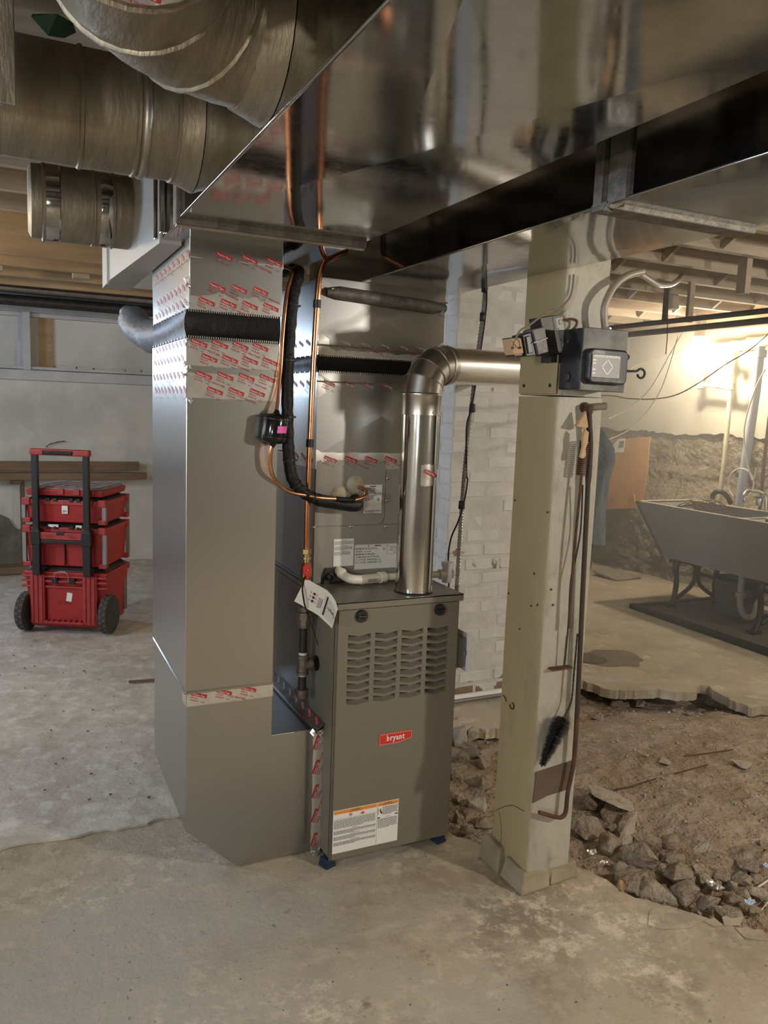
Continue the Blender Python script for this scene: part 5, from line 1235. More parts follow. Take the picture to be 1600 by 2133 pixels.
# ---- work coat hanging behind the post
ct = thing('hanging_work_coat', 'grey-blue work coat hanging behind the right side of the post', 'coat', (1.70,2.10,.75))
secs = [(1.49,1.62,1.70,2.02,2.16),(1.455,1.60,1.765,2.00,2.18),(1.40,1.60,1.815,1.99,2.20),(1.35,1.60,1.832,1.99,2.21),(1.28,1.60,1.815,2.00,2.20),(1.18,1.60,1.800,2.00,2.19),(1.10,1.60,1.812,2.01,2.18),(1.075,1.60,1.815,2.01,2.18)]
vs = []; m_ = MB(); n = 20
for si, (z, x0_, x1_, y0_, y1_) in enumerate(secs):
    for k in range(n):
        g = 6.2832*k/n; rx, ry = (x1_-x0_)/2, (y1_-y0_)/2; f = 1+.10*math.sin(g*5+si*.7)+.06*math.sin(g*9-si)
        vs.append(((x0_+x1_)/2+rx*math.cos(g)*(1 if math.cos(g) > 0 else f), (y0_+y1_)/2+ry*math.sin(g)*f, z+.008*math.sin(g*3+si)))
m_.add(vs, [(j*n+i, j*n+(i+1) % n, (j+1)*n+(i+1) % n, (j+1)*n+i) for j in range(len(secs)-1) for i in range(n)]+[tuple(range(n)), tuple(range((len(secs)-1)*n, len(secs)*n))])
m_.build('coat_body', CLOTH, ct, smooth=70)
vs = []; m_ = MB(); secs2 = [(1.09,1.60,1.77,2.03,2.15),(1.0,1.60,1.775,2.03,2.15),(.93,1.60,1.755,2.03,2.15),(.85,1.60,1.735,2.04,2.14),(.72,1.60,1.745,2.04,2.14),(.58,1.60,1.742,2.04,2.14),(.52,1.60,1.73,2.05,2.13)]
for si, (z, x0_, x1_, y0_, y1_) in enumerate(secs2):
    for k in range(n):
        g = 6.2832*k/n; vs.append(((x0_+x1_)/2+(x1_-x0_)/2*math.cos(g), (y0_+y1_)/2+(y1_-y0_)/2*math.sin(g)*(1+.08*math.sin(g*4+si)), z))
m_.add(vs, [(j*n+i, j*n+(i+1) % n, (j+1)*n+(i+1) % n, (j+1)*n+i) for j in range(len(secs2)-1) for i in range(n)]+[tuple(range(n)), tuple(range((len(secs2)-1)*n, len(secs2)*n))])
m_.build('lower_cloth', CLOTHD, ct, smooth=70)
MB().bar((1.598,2.05,1.475),(1.66,2.07,1.478),.008,.008).build('coat_hook', IRON, ct)
# ================================================================== STACKED RED TOOL BOXES
TBL = V((.370,5.385,.014)); TBR = R_(-27)
def tb(name, label): return thing(name, label, 'tool box', TBL, TBR, 'stacked red tool boxes')
def L(mb, name, mt, par, **k): return mb.build(name, mt, par, local=True, **k)
W2, D2 = .265, .205
def taper(mb, w0, d0, z0, w1, d1, z1): return mb.hexa([(-w0,-d0,z0),(w0,-d0,z0),(w0,d0,z0),(-w0,d0,z0)], [(-w1,-d1,z1),(w1,-d1,z1),(w1,d1,z1),(-w1,d1,z1)])
# rolling base
t = tb('rolling_tool_box', 'red rolling tool box with wheels and tall pull handle, bottom of the stack')
body = MB(); taper(body, W2-.035, D2-.02, .030, W2-.012, D2-.005, .345); bo = L(body, 'body', REDPL, t, bevel=.01)
L(MB().box(-.115,.135,-D2-.004,-D2+.02,.075,.30), 'recessed_panel', REDPL, t, bevel=.004)
for x in (-.165, .165):
    col = L(MB().box(x-.045,x+.045,-D2-.028,-D2+.02,.060,.375), 'column', REDPL2, t, bevel=.005)
    for dx in (-.028, .0, .028): L(MB().box(x+dx-.005,x+dx+.005,-D2-.034,-D2-.026,.07,.37), 'rib', REDPL2, col)
L(MB().box(-.125,.125,-D2-.034,-D2+.01,.062,.078), 'toe_ledge', REDPL2, t, bevel=.003)
for k in range(7): L(MB().box(-.105+.035*k-.004,-.105+.035*k+.004,-D2-.036,-D2-.004,.070,.086), 'toe_rib', REDPL2, t)
for z in (.295, .330, .360): L(MB().box(-W2-.005,W2+.005,-D2-.018,-D2+.012,z-.006,z+.006), 'rim_rib', REDPL2, t, bevel=.003)
L(MB().box(-W2,W2,-D2+.0,D2,.345,.388), 'rim', REDPL, t, bevel=.008)
lid = MB(); taper(lid, W2-.012, D2-.008, .388, W2-.05, D2-.04, .418); L(lid, 'lid', BLACKP, t, bevel=.01)
for x in (-.075, .035): L(MB().box(x,x+.035,-D2-.026,-D2,.318,.352), 'latch_slot', BLACKP, t, bevel=.003)
L(MB().tube(smoothpath([(-.055,-D2-.028,.345),(-.05,-D2-.03,.38),(-.025,-D2-.03,.395),(.015,-D2-.03,.395),(.03,-D2-.03,.38),(.035,-D2-.028,.345)],4), .003, 8), 'bail', STEEL, t, smooth=50)
for x, y, z0, z1 in ((W2-.026,D2-.02,.07,.34),(W2-.026,D2-.045,.07,.34)): L(MB().box(x-.002,x+.010,y-.006,y+.006,z0,z1), 'aluminium_bar', ALU, t)
stk = L(MB().box(-.022,.012,-D2-.0055,-D2-.004,.205,.260), 'sticker', LABEL, t); stk.rotation_euler = (0,R_(8),0)
hw = MB(); hw.text('2" PVC', (-.045,-D2-.005,.180), (1,0,0), (0,0,1), .034); L(hw, 'marker_writing', mat('marker', (.12,.01,.015,1), .6), t)
for sx in (-1, 1):
    wc = V((sx*.262,-D2+.035,.122))
    wh = L(MB().lathe([(.085,-.032),(.112,-.030),(.121,-.022),(.122,0),(.121,.022),(.112,.030),(.085,.032)], wc, (1,0,0), 36), 'wheel', TIRE, t, smooth=40)
    L(MB().lathe([(.086,-.027),(.080,-.030),(.030,-.026),(.012,-.034),(.001,-.034)], wc, (sx*-1,0,0), 24), 'hub', BLACKP, wh, smooth=40)
    tr = MB()
    for k in range(20):
        for s in (-1, 1):
            g = 6.2832*(k+.25*s)/20; c = wc+V((s*.012, .1215*math.cos(g), .1215*math.sin(g))); tr.bar(c+V((-.009,0,0)), c+V((.009,0,0)), .016, .004, up=(0,math.cos(g),math.sin(g)))
    L(tr, 'tread', mat('tread_grey', (.10,.095,.085,1), .85), wh)
L(MB().tube([(-.262,-D2+.035,.122),(.262,-D2+.035,.122)], .008, 8), 'axle', STEEL, t)
# handle
HY = -D2-.045
for x in (-.158, .158):
    L(MB().box(x-.024,x+.024,HY-.010,HY+.028,.375,.665), 'handle_sleeve', BLACKP, t, bevel=.005)
    L(MB().box(x-.030,x+.030,HY-.014,HY+.032,.565,.655), 'sleeve_clamp', BLACKP, t, bevel=.005)
    L(MB().box(x-.020,x+.020,HY-.006,HY+.022,.655,1.125), 'handle_tube', BLACKP, t, bevel=.006)
L(MB().box(-.130,.130,HY-.006,HY+.020,.600,.645), 'lock_bar', REDPL2, t, bevel=.005)
L(MB().box(-.130,.130,HY-.004,HY+.018,.575,.598), 'lock_base', BLACKP, t, bevel=.004)
L(MB().box(-.028,.022,HY-.008,HY+.01,.628,.650), 'lock_thumb', BLACKP, t, bevel=.004)
hw = MB(); hw.text('2" PVC', (-.122,HY-.0065,.612), (1,0,0), (0,0,1), .026); hw.text('Kit', (.055,HY-.0065,.612), (1,0,0), (0,0,1), .026); L(hw, 'marker_writing', mat('marker2', (.10,.01,.015,1), .6), t)
L(MB().box(-.185,.185,HY-.012,HY+.030,1.118,1.158), 'grip_bar', REDPL2, t, bevel=.010, seg=3)
L(MB().box(-.105,.085,HY-.016,HY+.026,1.124,1.150), 'grip_pad', RUBBER, t, bevel=.006)
# drawer / crate boxes
def crate(name, label, z0, z1, sticker=None, split=False):
    t = tb(name, label); h = z1-z0
    m_ = MB(); taper(m_, W2-.030, D2-.018, z0, W2-.016, D2-.010, z1-.03); L(m_, 'body', REDPL, t, bevel=.008)
    L(MB().box(-W2+.012,W2-.012,-D2+.002,D2-.004,z1-.052,z1-.020), 'rim', REDPL2, t, bevel=.005)
    m_ = MB(); taper(m_, W2-.022, D2-.012, z1-.020, W2-.055, D2-.045, z1); L(m_, 'lid', BLACKP, t, bevel=.008)
    for sx in (-1, 1):
        for sy in (-1, 1):
            c = L(MB().box(sx*(W2-.028)-.026,sx*(W2-.028)+.026,sy*(D2-.014)-.022,sy*(D2-.014)+.022,z1-.058,z1-.012), 'corner_block', REDPL2, t, bevel=.006)
            L(MB().box(sx*(W2-.028)-.026,sx*(W2-.028)+.026,sy*(D2-.016)-.020,sy*(D2-.016)+.020,z0-.004,z0+.028), 'corner_foot', REDPL2, t, bevel=.006)
            L(MB().box(sx*(W2-.013)-.012,sx*(W2-.013)+.011,sy*(D2-.006)-.010,sy*(D2-.006)+.010,z0+.026,z1-.056), 'aluminium_bar', ALU, t)
    for x in (-.100, -.055, .045, .090): L(MB().box(x-.012,x+.014,-D2-.006,-D2+.012,z1-.030,z1-.010), 'lid_hinge', BLACKP, t, bevel=.003)
    if split:
        L(MB().box(-.003,.003,-D2+.002,-D2+.012,z0+.01,z1-.055), 'seam_slot', DARK, t)
    if sticker:
        s_ = L(MB().box(-.015,.022,-D2+.0035,-D2+.006,z0+h*.36,z0+h*.36+.050), 'sticker', LABEL, t); tx = MB(); lines(tx, -.009, .014, z0+h*.36+.022, 4, .004, -D2+.0030, 40, .003); L(tx, 'print', INKG, s_)
    return t
med = crate('medium_tool_box', 'deep red tool box with black lid, third from the top of the stack', .422, .690, split=True)
md = crate('shallow_tool_box', 'shallow red tool box with a small white sticker, second from the top of the stack', .698, .862, sticker=True)
for x0, x1 in ((-.098,-.035),(.075,.112)): L(MB().box(x0,x1,-D2-.006,-D2+.006,.672,.688), 'white_label', PVCW, med)
t = tb('parts_organizer', 'flat red parts organizer with a smoky clear lid on top of the stack')
m_ = MB(); taper(m_, W2-.030, D2-.006, .866, W2-.022, D2-.002, .906); L(m_, 'tray', REDPL, t, bevel=.006)
m_ = MB(); taper(m_, W2-.034, D2-.010, .907, W2-.055, D2-.030, .925); L(m_, 'clear_lid', CLEAR, t, bevel=.004)
for x in (-.16,-.02,.08,.17): L(MB().box(x-.02,x+.02,-D2-.006,-D2+.008,.876,.912), 'latch', REDPL2, t, bevel=.003)
for k in range(5): L(MB().bar((-.16+.07*k,-D2+.05,.9265),(-.10+.07*k,D2-.06,.9265),.004,.003), 'lid_rib', mat('lid_rib%d' % k, (.30,.25,.26,1), .4), t)

# ================================================================== LEFT BACK: rack boards by the wall
rk = thing('board_rack', 'rack of two long brown boards on a leg along the whitewashed back wall', 'rack', (.2,7.38,0))
MB().box(-2.0,1.03,7.36,7.42,.845,.925).build('upper_board', BOARD, rk, bevel=.003)
MB().box(-2.0,1.09,7.32,7.40,.770,.830).build('lower_board', BOARD, rk, bevel=.003)
MB().box(.045,.085,7.33,7.39,.0,.770).build('leg', BAREW, rk, bevel=.003)
MB().box(-.03,.06,7.31,7.40,.735,.768).build('leg_cap', BAREW, rk)
MB().box(-1.6,-1.56,7.33,7.39,.0,.770).build('leg', BAREW, rk, bevel=.003)
MB().box(.03,.075,7.35,7.44,.925,.975).build('spacer', BAREW, rk) if False else None
tag(MB().box(-1.2,.10,7.05,7.22,.015,.075).build('floor_plank', BOARD, bevel=.004), 'brown plank lying on the floor left of the red tool boxes', 'plank')
# bare stone patch where the whitewash has fallen off
pp_ = [(0,1072),(18,1080),(30,1100),(40,1104),(46,1098),(50,1130),(48,1165),(45,1195),(0,1200),(-60,1200),(-60,1070)]
pw = [PY(x, y, YB-.014) for x, y in pp_]
MB().prism([(p.x,max(p.z,.02)) for p in pw], 'y', YB-.022, YB-.008).build('bare_stone_patch', STONED, wb)
tw_ = smoothpath([PY(96,932,YB-.03), PY(105,925,YB-.03), PY(125,920,YB-.03), PY(137,919,YB-.03)],4)
tag(MB().tube(tw_, [.004,.006,.004]*4+[.003], 6).build('twig', BAREW), 'dark crooked twig stuck on the back wall above the tool box handle', 'twig')
# ================================================================== SINK BAY
sk_ = thing('laundry_sink', 'large grey stone laundry sink with sloping front on iron legs', 'sink', (4.9,4.1,0))
SX0, SX1, SY0, SY1, SZ0, SZ1 = 4.60, 5.22, 3.35, 4.92, .405, .812
ti, to = .0, .0
b_out = [(SX0+.05,SY0+.20,SZ0),(SX1,SY0+.20,SZ0),(SX1,SY1-.29,SZ0),(SX0+.05,SY1-.29,SZ0)]
t_out = [(SX0,SY0,SZ1),(SX1,SY0,SZ1),(SX1,SY1,SZ1),(SX0,SY1,SZ1)]
w_ = .045; ym = 4.02
def wallpiece(name, a, b, inw):      # tapered slab between two bottom/top corners with inward thickness
    (b0, t0), (b1, t1) = a, b; d = V(inw)*w_
    MB().hexa([b0, b1, V(b1)+d, V(b0)+d], [t0, t1, V(t1)+d, V(t0)+d]).build(name, SINKM, sk_, bevel=.004)
wallpiece('front_slab', (b_out[3],t_out[3]), (b_out[0],t_out[0]), (1,0,0))
wallpiece('back_slab', (b_out[1],t_out[1]), (b_out[2],t_out[2]), (-1,0,0))
wallpiece('end_slab', (b_out[2],t_out[2]), (b_out[3],t_out[3]), (0,-1,0))
wallpiece('end_slab', (b_out[0],t_out[0]), (b_out[1],t_out[1]), (0,1,0))
MB().box(SX0+.05,SX1,SY0+.2,SY1-.29,SZ0,SZ0+.04).build('bottom_slab', SINKM, sk_)
MB().box(SX0+.08,SX1-.04,ym,ym+.04,SZ0+.03,SZ1-.02).build('divider', SINKI, sk_, bevel=.004)
for nm, p in (('rim_edge',[(SX0+.004,SY0),(SX0+.042,SY0),(SX0+.042,SY1),(SX0+.004,SY1)]),('rim_edge',[(SX1-.05,SY0),(SX1,SY0),(SX1,SY1),(SX1-.05,SY1)]),('rim_edge',[(SX0,SY1-.05),(SX1,SY1-.05),(SX1,SY1-.003),(SX0,SY1-.003)])):
    MB().prism(p, 'z', SZ1+.0005, SZ1+.007).build(nm, SINKI, sk_, bevel=.002)
# cast-iron scroll legs
def ileg(y):
    m_ = MB()
    def S(pts, w=.042):
        P = smoothpath(pts, 6)
        for i in range(len(P)-1): m_.bar(P[i], P[i+1]+(P[i+1]-P[i])*.15, .030, w, up=(0,1,0) if False else (1,0,0))
    P1 = smoothpath([(4.70,y,SZ0),(4.68,y,.34),(4.70,y,.22),(4.69,y,.10),(4.66,y,.03)],6)
    m_.tube(P1, [.026]*8+[.021]*9+[.020]*8, 8)
    P2 = smoothpath([(5.12,y,SZ0),(5.14,y,.34),(5.12,y,.22),(5.13,y,.10),(5.16,y,.03)],6); m_.tube(P2, [.026]*8+[.021]*9+[.020]*8, 8)
    m_.tube(smoothpath([(4.72,y,SZ0-.02),(4.86,y,.36),(4.90,y,.28),(4.86,y,.18),(4.72,y,.09)],6), .017, 8)
    m_.tube(smoothpath([(5.10,y,SZ0-.02),(4.96,y,.36),(4.92,y,.28),(4.96,y,.18),(5.10,y,.09)],6), .017, 8)
    m_.box(4.62,5.20,y-.02,y+.02,SZ0-.02,SZ0-.001).lathe([(.022,0),(.022,.05)], (4.91,y-.025,.28), (0,1,0), 10)
    m_.box(4.62,4.70,y-.03,y+.03,.028,.045).box(5.12,5.20,y-.03,y+.03,.028,.045)
    return m_.build('iron_leg', IRON, sk_, smooth=50)
ileg(4.50); ileg(3.72)
MB().bar((4.91,4.50,.28),(4.91,3.72,.28),.022,.022).build('leg_brace', IRON, sk_)
TRAPM = mat('old_trap', (.34,.30,.245,1), .6)
tr = smoothpath([(4.80,3.98,SZ0+.01),(4.80,3.98,.24),(4.80,3.96,.13),(4.80,3.90,.085),(4.80,3.84,.13),(4.80,3.82,.22),(4.92,3.82,.25),(5.12,3.82,.25)],7)
MB().tube(tr, .024, 12).build('trap_pipe', TRAPM, sk_, smooth=50)
MB().lathe([(.03,0),(.033,.003),(.033,.03),(.03,.033)], (4.80,3.98,.22), (0,0,1), 12).build('trap_nut', TRAPM, sk_, smooth=40)
# pad with raised dark edge
pd = thing('sink_pad', 'low dark pad with raised edge on the floor under the laundry sink', 'pad', (4.9,4.0,0))
MB().box(4.42,5.35,3.05,4.62,.001,.024).build('pad_surface', MATM, pd)
MB().box(4.365,4.42,3.05,4.64,.001,.040).build('edge_strip', BLACKP, pd, bevel=.006)
MB().box(4.365,5.35,4.58,4.635,.001,.036).build('edge_strip', BLACKP, pd, bevel=.006)
# drum under the sink
dm_ = thing('galvanized_tub', 'dark metal tub on the floor under the laundry sink', 'tub', (5.0,4.12,.024))
MB().lathe([(.15,.0),(.185,.26),(.19,.27),(.18,.27),(.145,.02),(.001,.02)], (5.02,4.18,.025), (0,0,1), 24, caps=False).build('tub_wall', mat('dark_tub', (.085,.075,.065,1), .6), dm_, smooth=40)
# faucet and supply
fa = thing('sink_faucet', 'old bent-spout faucet on the back rim of the laundry sink', 'faucet', (5.2,4.35,.81))
f0 = PX(1590,1030,5.18)
MB().tube(smoothpath([PX(1596,1062,5.16), PX(1596,1040,5.16), PX(1592,1030,5.16), PX(1578,1024,5.15), PX(1560,1022,5.10), PX(1551,1030,5.02), PX(1550,1045,5.00)],6), .013, 10).build('spout', STEEL, fa, smooth=50)
MB().lathe([(.022,-.03),(.026,0),(.022,.035),(.012,.045)], PX(1582,1045,5.16), (0,0,1), 12).build('valve_body', STEEL, fa, smooth=40)
MB().bar(PX(1572,1036,5.14), PX(1590,1034,5.14), .016, .014).build('cross_handle', STEEL, fa, bevel=.003)
# wire rack in the sink, hose, lids
wr_ = thing('wire_dish_rack', 'small rusty wire rack standing in the far end of the laundry sink', 'rack', (4.9,4.55,.78))
m_ = MB(); C0, C1, C2, C3 = PX(1430,1056,4.78), PX(1452,1040,4.98), PX(1476,1050,4.96), PX(1448,1061,4.76)
C0, C1, C2, C3 = V((4.72,4.62,.800)), V((5.05,4.62,.822)), V((5.05,4.34,.820)), V((4.72,4.34,.800))
for k in range(10):
    a, b = C0.lerp(C1, k/9), C3.lerp(C2, k/9); m_.tube(smoothpath([a, a.lerp(b,.33)+V((0,0,.03*(k % 2+.4))), a.lerp(b,.66)+V((0,0,.03*((k+1) % 2+.4))), b],4), .0035, 5)
for k in range(4):
    a, b = C0.lerp(C3, k/3), C1.lerp(C2, k/3); m_.tube([a, b], .004, 5)
m_.build('wire_frame', RUST, wr_, smooth=50)
tag(MB().tube(smoothpath([PX(1484,1038,5.18), PX(1486,1030,5.19), PX(1494,1024,5.2), PX(1506,1026,5.22), PX(1516,1036,5.25), PX(1522,1048,5.30)],6), .020, 10).build('black_hose', RUBBER, smooth=50), 'black hose looped over the back rim of the sink', 'hose')
for i, (z, r, mt_, lb) in enumerate(((.785,.105,mat('blue_grey_lid', (.17,.20,.20,1), .5),'lower blue-grey bucket lid lying in the near sink basin'),(.805,.110,mat('pale_lid', (.34,.37,.37,1), .5),'upper pale bucket lid lying in the near sink basin'))):
    o = MB().lathe([(r-.01,0),(r,.003),(r,.014),(r-.006,.017),(r-.012,.012),(.001,.010)], (4.92,3.80,z), (0,0,1), 24).build('bucket_lid', mt_, smooth=40); tag(o, lb, 'lid', 'bucket lids')
MB().box(4.70,5.16,3.60,4.00,.775,.784).build('drain_board', SINKI, sk_)
# ---- wall pipes
def vp(name, label, pts, r, mt_, **k): return pipe_thing(name, label, smoothpath(pts,3) if len(pts) > 3 else pts, r, mt_, n=12, **k)
gpz = thing('grey_standpipe', 'thick grey-blue standpipe rising behind the laundry sink to the ceiling', 'pipe', (5.45,4.75,.6))
MB().tube([PX(1585,722,5.45), PX(1575,815,5.45), PX(1555,950,5.45), PX(1539,1060,5.45), PX(1533,1110,5.45)], .036, 14).build('pipe_wall', GREYPIPE, gpz, smooth=50)
MB().lathe([(.038,0),(.046,.004),(.046,.06),(.038,.064)], PX(1585,735,5.45)+V((0,0,-.04)), (0,0,1), 14).build('hub', GREYPIPE, gpz, smooth=40)
rpz = thing('brown_riser_pipe', 'thin reddish-brown riser pipe at the right frame edge behind the sink', 'pipe', (5.5,4.5,.6))
MB().tube([PX(1604,860,5.5), PX(1592,960,5.5), PX(1584,1050,5.5), PX(1578,1090,5.5)], .014, 10).build('pipe_wall', mat('brown_pipe', (.14,.065,.055,1), .5), rpz, smooth=50)
ivp = thing('ivory_water_pipe', 'ivory-painted water pipe with an elbow offset stepping down the parged wall', 'pipe', (5.6,5.2,.6))
XP = 5.52
for nm, pts in (('upper_riser',[(1460,752),(1461,790),(1459,805)]),('second_riser',[(1503,735),(1500,800)]),('cross_run',[(1459,802),(1478,802),(1520,808)]),('lower_riser',[(1522,806),(1519,850),(1510,950),(1500,1030),(1494,1065)])):
    MB().tube([PX(x,y,XP) for x, y in pts], .020 if nm != 'second_riser' else .016, 10).build(nm, IVORYP, ivp, smooth=50)
for x, y in ((1459,803),(1521,806),(1460,770),(1503,760),(1500,800)):
    MB().lathe([(.022,-.03),(.029,-.026),(.029,.026),(.022,.03)], PX(x,y,XP), (0,.2,1), 12).build('fitting', IVORYP, ivp, smooth=40)
MB().bar(PX(1508,755,XP-.03), PX(1511,770,XP-.03), .012, .05).build('stop_handle', IVORYP, ivp)
dmn_ = thing('ivory_drain_main', 'horizontal ivory drain pipe under the ceiling right of the bare bulb', 'pipe', (5.55,4.8,2.13))
MB().tube([PX(1482,725,5.6), PX(1535,722,5.58), PX(1600,708,5.5), V((5.5,3.2,2.16))], .042, 14).build('pipe_wall', IVORYP, dmn_, smooth=50)
for x, y in ((1533,722),(1570,715)): MB().lathe([(.044,-.05),(.054,-.045),(.054,.045),(.044,.05)], PX(x,y,5.58), (0,1,.03), 14).build('hub', IVORYP, dmn_, smooth=40)
# black overhead pipes towards the back, on hangers
bk1 = thing('black_overhead_pipe', 'upper black pipe hung below the joists in the sink bay', 'pipe', (3.6,4.0,2.1))
A1, B1 = PX(1600,647,3.9), PX(1270,683,3.9); d1 = (B1-A1)
MB().tube([A1-d1*.8, B1+d1*.9], .017, 12).build('pipe_wall', IRON, bk1, smooth=50)
bk2 = thing('black_overhead_pipe', 'lower black pipe hung below the joists, just above the bare bulb in view', 'pipe', (3.75,4.0,2.05))
A2, B2 = PX(1600,667,4.05), PX(1308,697,4.05); d2 = (B2-A2)
MB().tube([A2-d2*.8, B2+d2*.9], .020, 12).build('pipe_wall', IRON, bk2, smooth=50)
for k in (.42,):
    p = A2.lerp(B2, k); MB().box(p.x-.14,p.x-.10,p.y-.012,p.y+.012,p.z+.02,JZ).build('hanger', WOODG, bk2)
for k in (.6,): 
    p = A1.lerp(B1, k); MB().box(p.x-.006,p.x+.006,p.y-.02,p.y+.02,p.z,JZ).build('hanger', IRON, bk1)
MB().box(2.62,2.70,3.45,3.53,2.10,2.36).build('ceiling_block', WOODG, cl)
a = PX(1402,615,4.3); MB().box(4.26,4.32,a.y-.045,a.y+.045,a.z-.10,JZ+.1).build('ceiling_block', WOODG, cl)
a = PX(1548,600,3.6); MB().box(3.58,3.62,a.y-.03,a.y+.03,a.z-.03,JZ+.1).build('ceiling_block', WOODG, cl)
# ---- bare bulb with porcelain holder
lb_ = thing('bare_light_bulb', 'glowing bare light bulb in a porcelain holder on the sink bay ceiling', 'light bulb', BULB_AT)
bprof = [(.002,-.055),(.018,-.052),(.028,-.042),(.032,-.028),(.029,-.012),(.020,.006),(.014,.018),(.013,.030)]
MB().lathe(bprof, BULB_AT, (0,0,1), 20).build('bulb_glass', BULBM, lb_, smooth=60)
MB().lathe([(.020,.026),(.024,.030),(.026,.055),(.045,.065),(.060,.085),(.060,.095),(.001,.095)], BULB_AT, (0,0,1), 20).build('porcelain_holder', CERAM, lb_, smooth=40)
MB().bar(BULB_AT+V((0,0,.093)), V((BULB_AT.x,BULB_AT.y,2.36)), .06, .06).build('mount_block', WOOD, lb_)
# the other bare bulbs of the room (behind the viewer and in the left bay), plus the added bay fill
for i, (p, lbl) in enumerate(((BULB2,'bare bulb on a cord behind the viewer on the right'),(BULB3,'bare bulb on a cord behind the viewer on the left'),(BULB4,'bare bulb on a cord in the left bay out of frame'),(BAY_FILL,'added fill light on a cord above the broken floor out of frame'))):
    t = thing('pendant_bulb', lbl, 'light bulb', p)
    MB().lathe([(.016,.050),(.022,.055),(.022,.10),(.006,.11)], p, (0,0,1), 14).build('socket', BLACKP, t, smooth=40)
    MB().tube([p+V((0,0,.105)), V((p.x,p.y,2.62))], .004, 6).build('cord', RUBBER, t)
# ---- wires strung in the sink bay
def wire(name, label, pts, r, mt_): return tag(MB().tube(smoothpath(pts,8), r, 6).build(name, mt_, smooth=50), label, 'wire')
wire('sagging_wire', 'dark wire sagging across the sink bay from the post to the right edge', [V((1.603,1.99,1.557)), PX(1275,824,2.3), PX(1310,830,2.9), PX(1362,831,3.3), PX(1410,822,3.6), PX(1460,795,3.9), PX(1510,760,4.1), PX(1560,730,4.3), PX(1605,692,4.4)], .0035, mat('dark_wire', (.13,.11,.085,1), .8))
wire('pull_wire', 'pale wire dropping steeply from the overhead pipes to the back of the post', [PX(1420,695,4.0), PX(1400,730,3.6), PX(1378,770,3.2), PX(1350,815,2.9), PX(1310,850,2.5), PX(1268,872,2.1)], .0022, WIREW)
wire('pull_wire', 'second pale wire curving down to the work coat from the overhead pipes', [PX(1412,700,4.0), PX(1395,760,3.5), PX(1375,815,3.1), PX(1345,860,2.8), PX(1310,895,2.5), PX(1262,918,2.1), PX(1250,924,1.95)], .0022, WIREW)
wire('drop_wire', 'thin dark wire hanging straight down from the flexible conduit', [PX(1392,594,2.15), PX(1391,640,2.15), PX(1390,700,2.15), PX(1387,738,2.15)], .0016, RUST)
wire('pale_cable', 'pale cable running level from the switch box towards the bulb', [PX(1305,775,3.0), PX(1330,758,3.6), PX(1370,748,4.2), PX(1410,740,4.8), PX(1440,733,5.3)], .003, WIREW)
hose = [PX(1594,770,5.3), PX(1578,800,5.3), PX(1560,850,5.3), PX(1550,900,5.3), PX(1556,960,5.3), PX(1568,1000,5.3), PX(1575,975,5.28)]
wire('white_hose', 'thin white hose hanging down beside the grey standpipe', hose, .006, WIREW)
cc = PX(1543,1008,5.35); wire('hose_loop', 'round loop of thin pale hose hanging behind the sink faucet', [cc+V((0,.125*math.cos(R_(a)),.125*math.sin(R_(a)))) for a in range(-60, 290, 35)], .006, WIREW)
# ---- cardboard and board at the stone footing
cbx = thing('cardboard_sheet', 'brown cardboard sheet with a shipping label leaning on the stone footing', 'cardboard', (5.45,5.6,.9))
CBX = 5.30
P = [PX(x, y, CBX+dx) for x, y, dx in ((1250,918,.12),(1354,910,.12),(1348,985,.06),(1336,1058,0),(1240,1062,0))]
MB().add([*P, *[p+V((.012,.004,0)) for p in P]], [(0,1,2,3,4),(9,8,7,6,5)]+[(i, (i+1) % 5, 5+(i+1) % 5, 5+i) for i in range(5)]).build('sheet', CARD, cbx)
lp_ = [PX(x, y, CBX+.10)+V((-.006,0,0)) for x, y in ((1290,914),(1304,913),(1300,942),(1274,943),(1276,930))]
l_ = MB().add([*lp_, *[p+V((.002,0,0)) for p in lp_]], [(0,1,2,3,4),(9,8,7,6,5)]+[(i,(i+1)%5,5+(i+1)%5,5+i) for i in range(5)]).build('shipping_label', LABEL, cbx)
m_ = MB(); pa = [PX(x, y, CBX+.10)+V((-.008,0,0)) for x, y in ((1292,919),(1302,918),(1300,932),(1289,934))]; m_.quad(*pa); m_.build('print', INKG, l_)
fpp = [PX(x, y, CBX-.02) for x, y in ((1312,1034),(1320,1030),(1322,1046),(1304,1052))]
MB().add([*fpp, *[p+V((.012,0,0)) for p in fpp]], [(0,1,2,3),(7,6,5,4)]+[(i,(i+1)%4,4+(i+1)%4,4+i) for i in range(4)]).build('torn_flap', CARD, cbx)
grm = MB()
for x in (1262,1270,1275,1282): grm.tube([PX(x,1050,CBX-.012), PX(x+2,1030+(x % 7),CBX+.02)], .003, 5)
tag(grm.build('dry_stems', mat('dry_stem', (.14,.09,.06,1), .9)), 'four dry dark stems standing in front of the cardboard sheet', 'stems')
a, b, c, d = PZ(1236,1188,.05), PZ(1262,1178,.07), PZ(1335,1202,.02), PZ(1285,1208,.015)
tag(MB().hexa([a+V((0,0,-.02)),d+V((0,0,-.014)),c+V((0,0,-.018)),b+V((0,0,-.02))],[a,d,c,b]).build('loose_board', mat('grey_board', (.27,.235,.18,1), .85)), 'flat grey board lying on the floor below the stone footing', 'board')
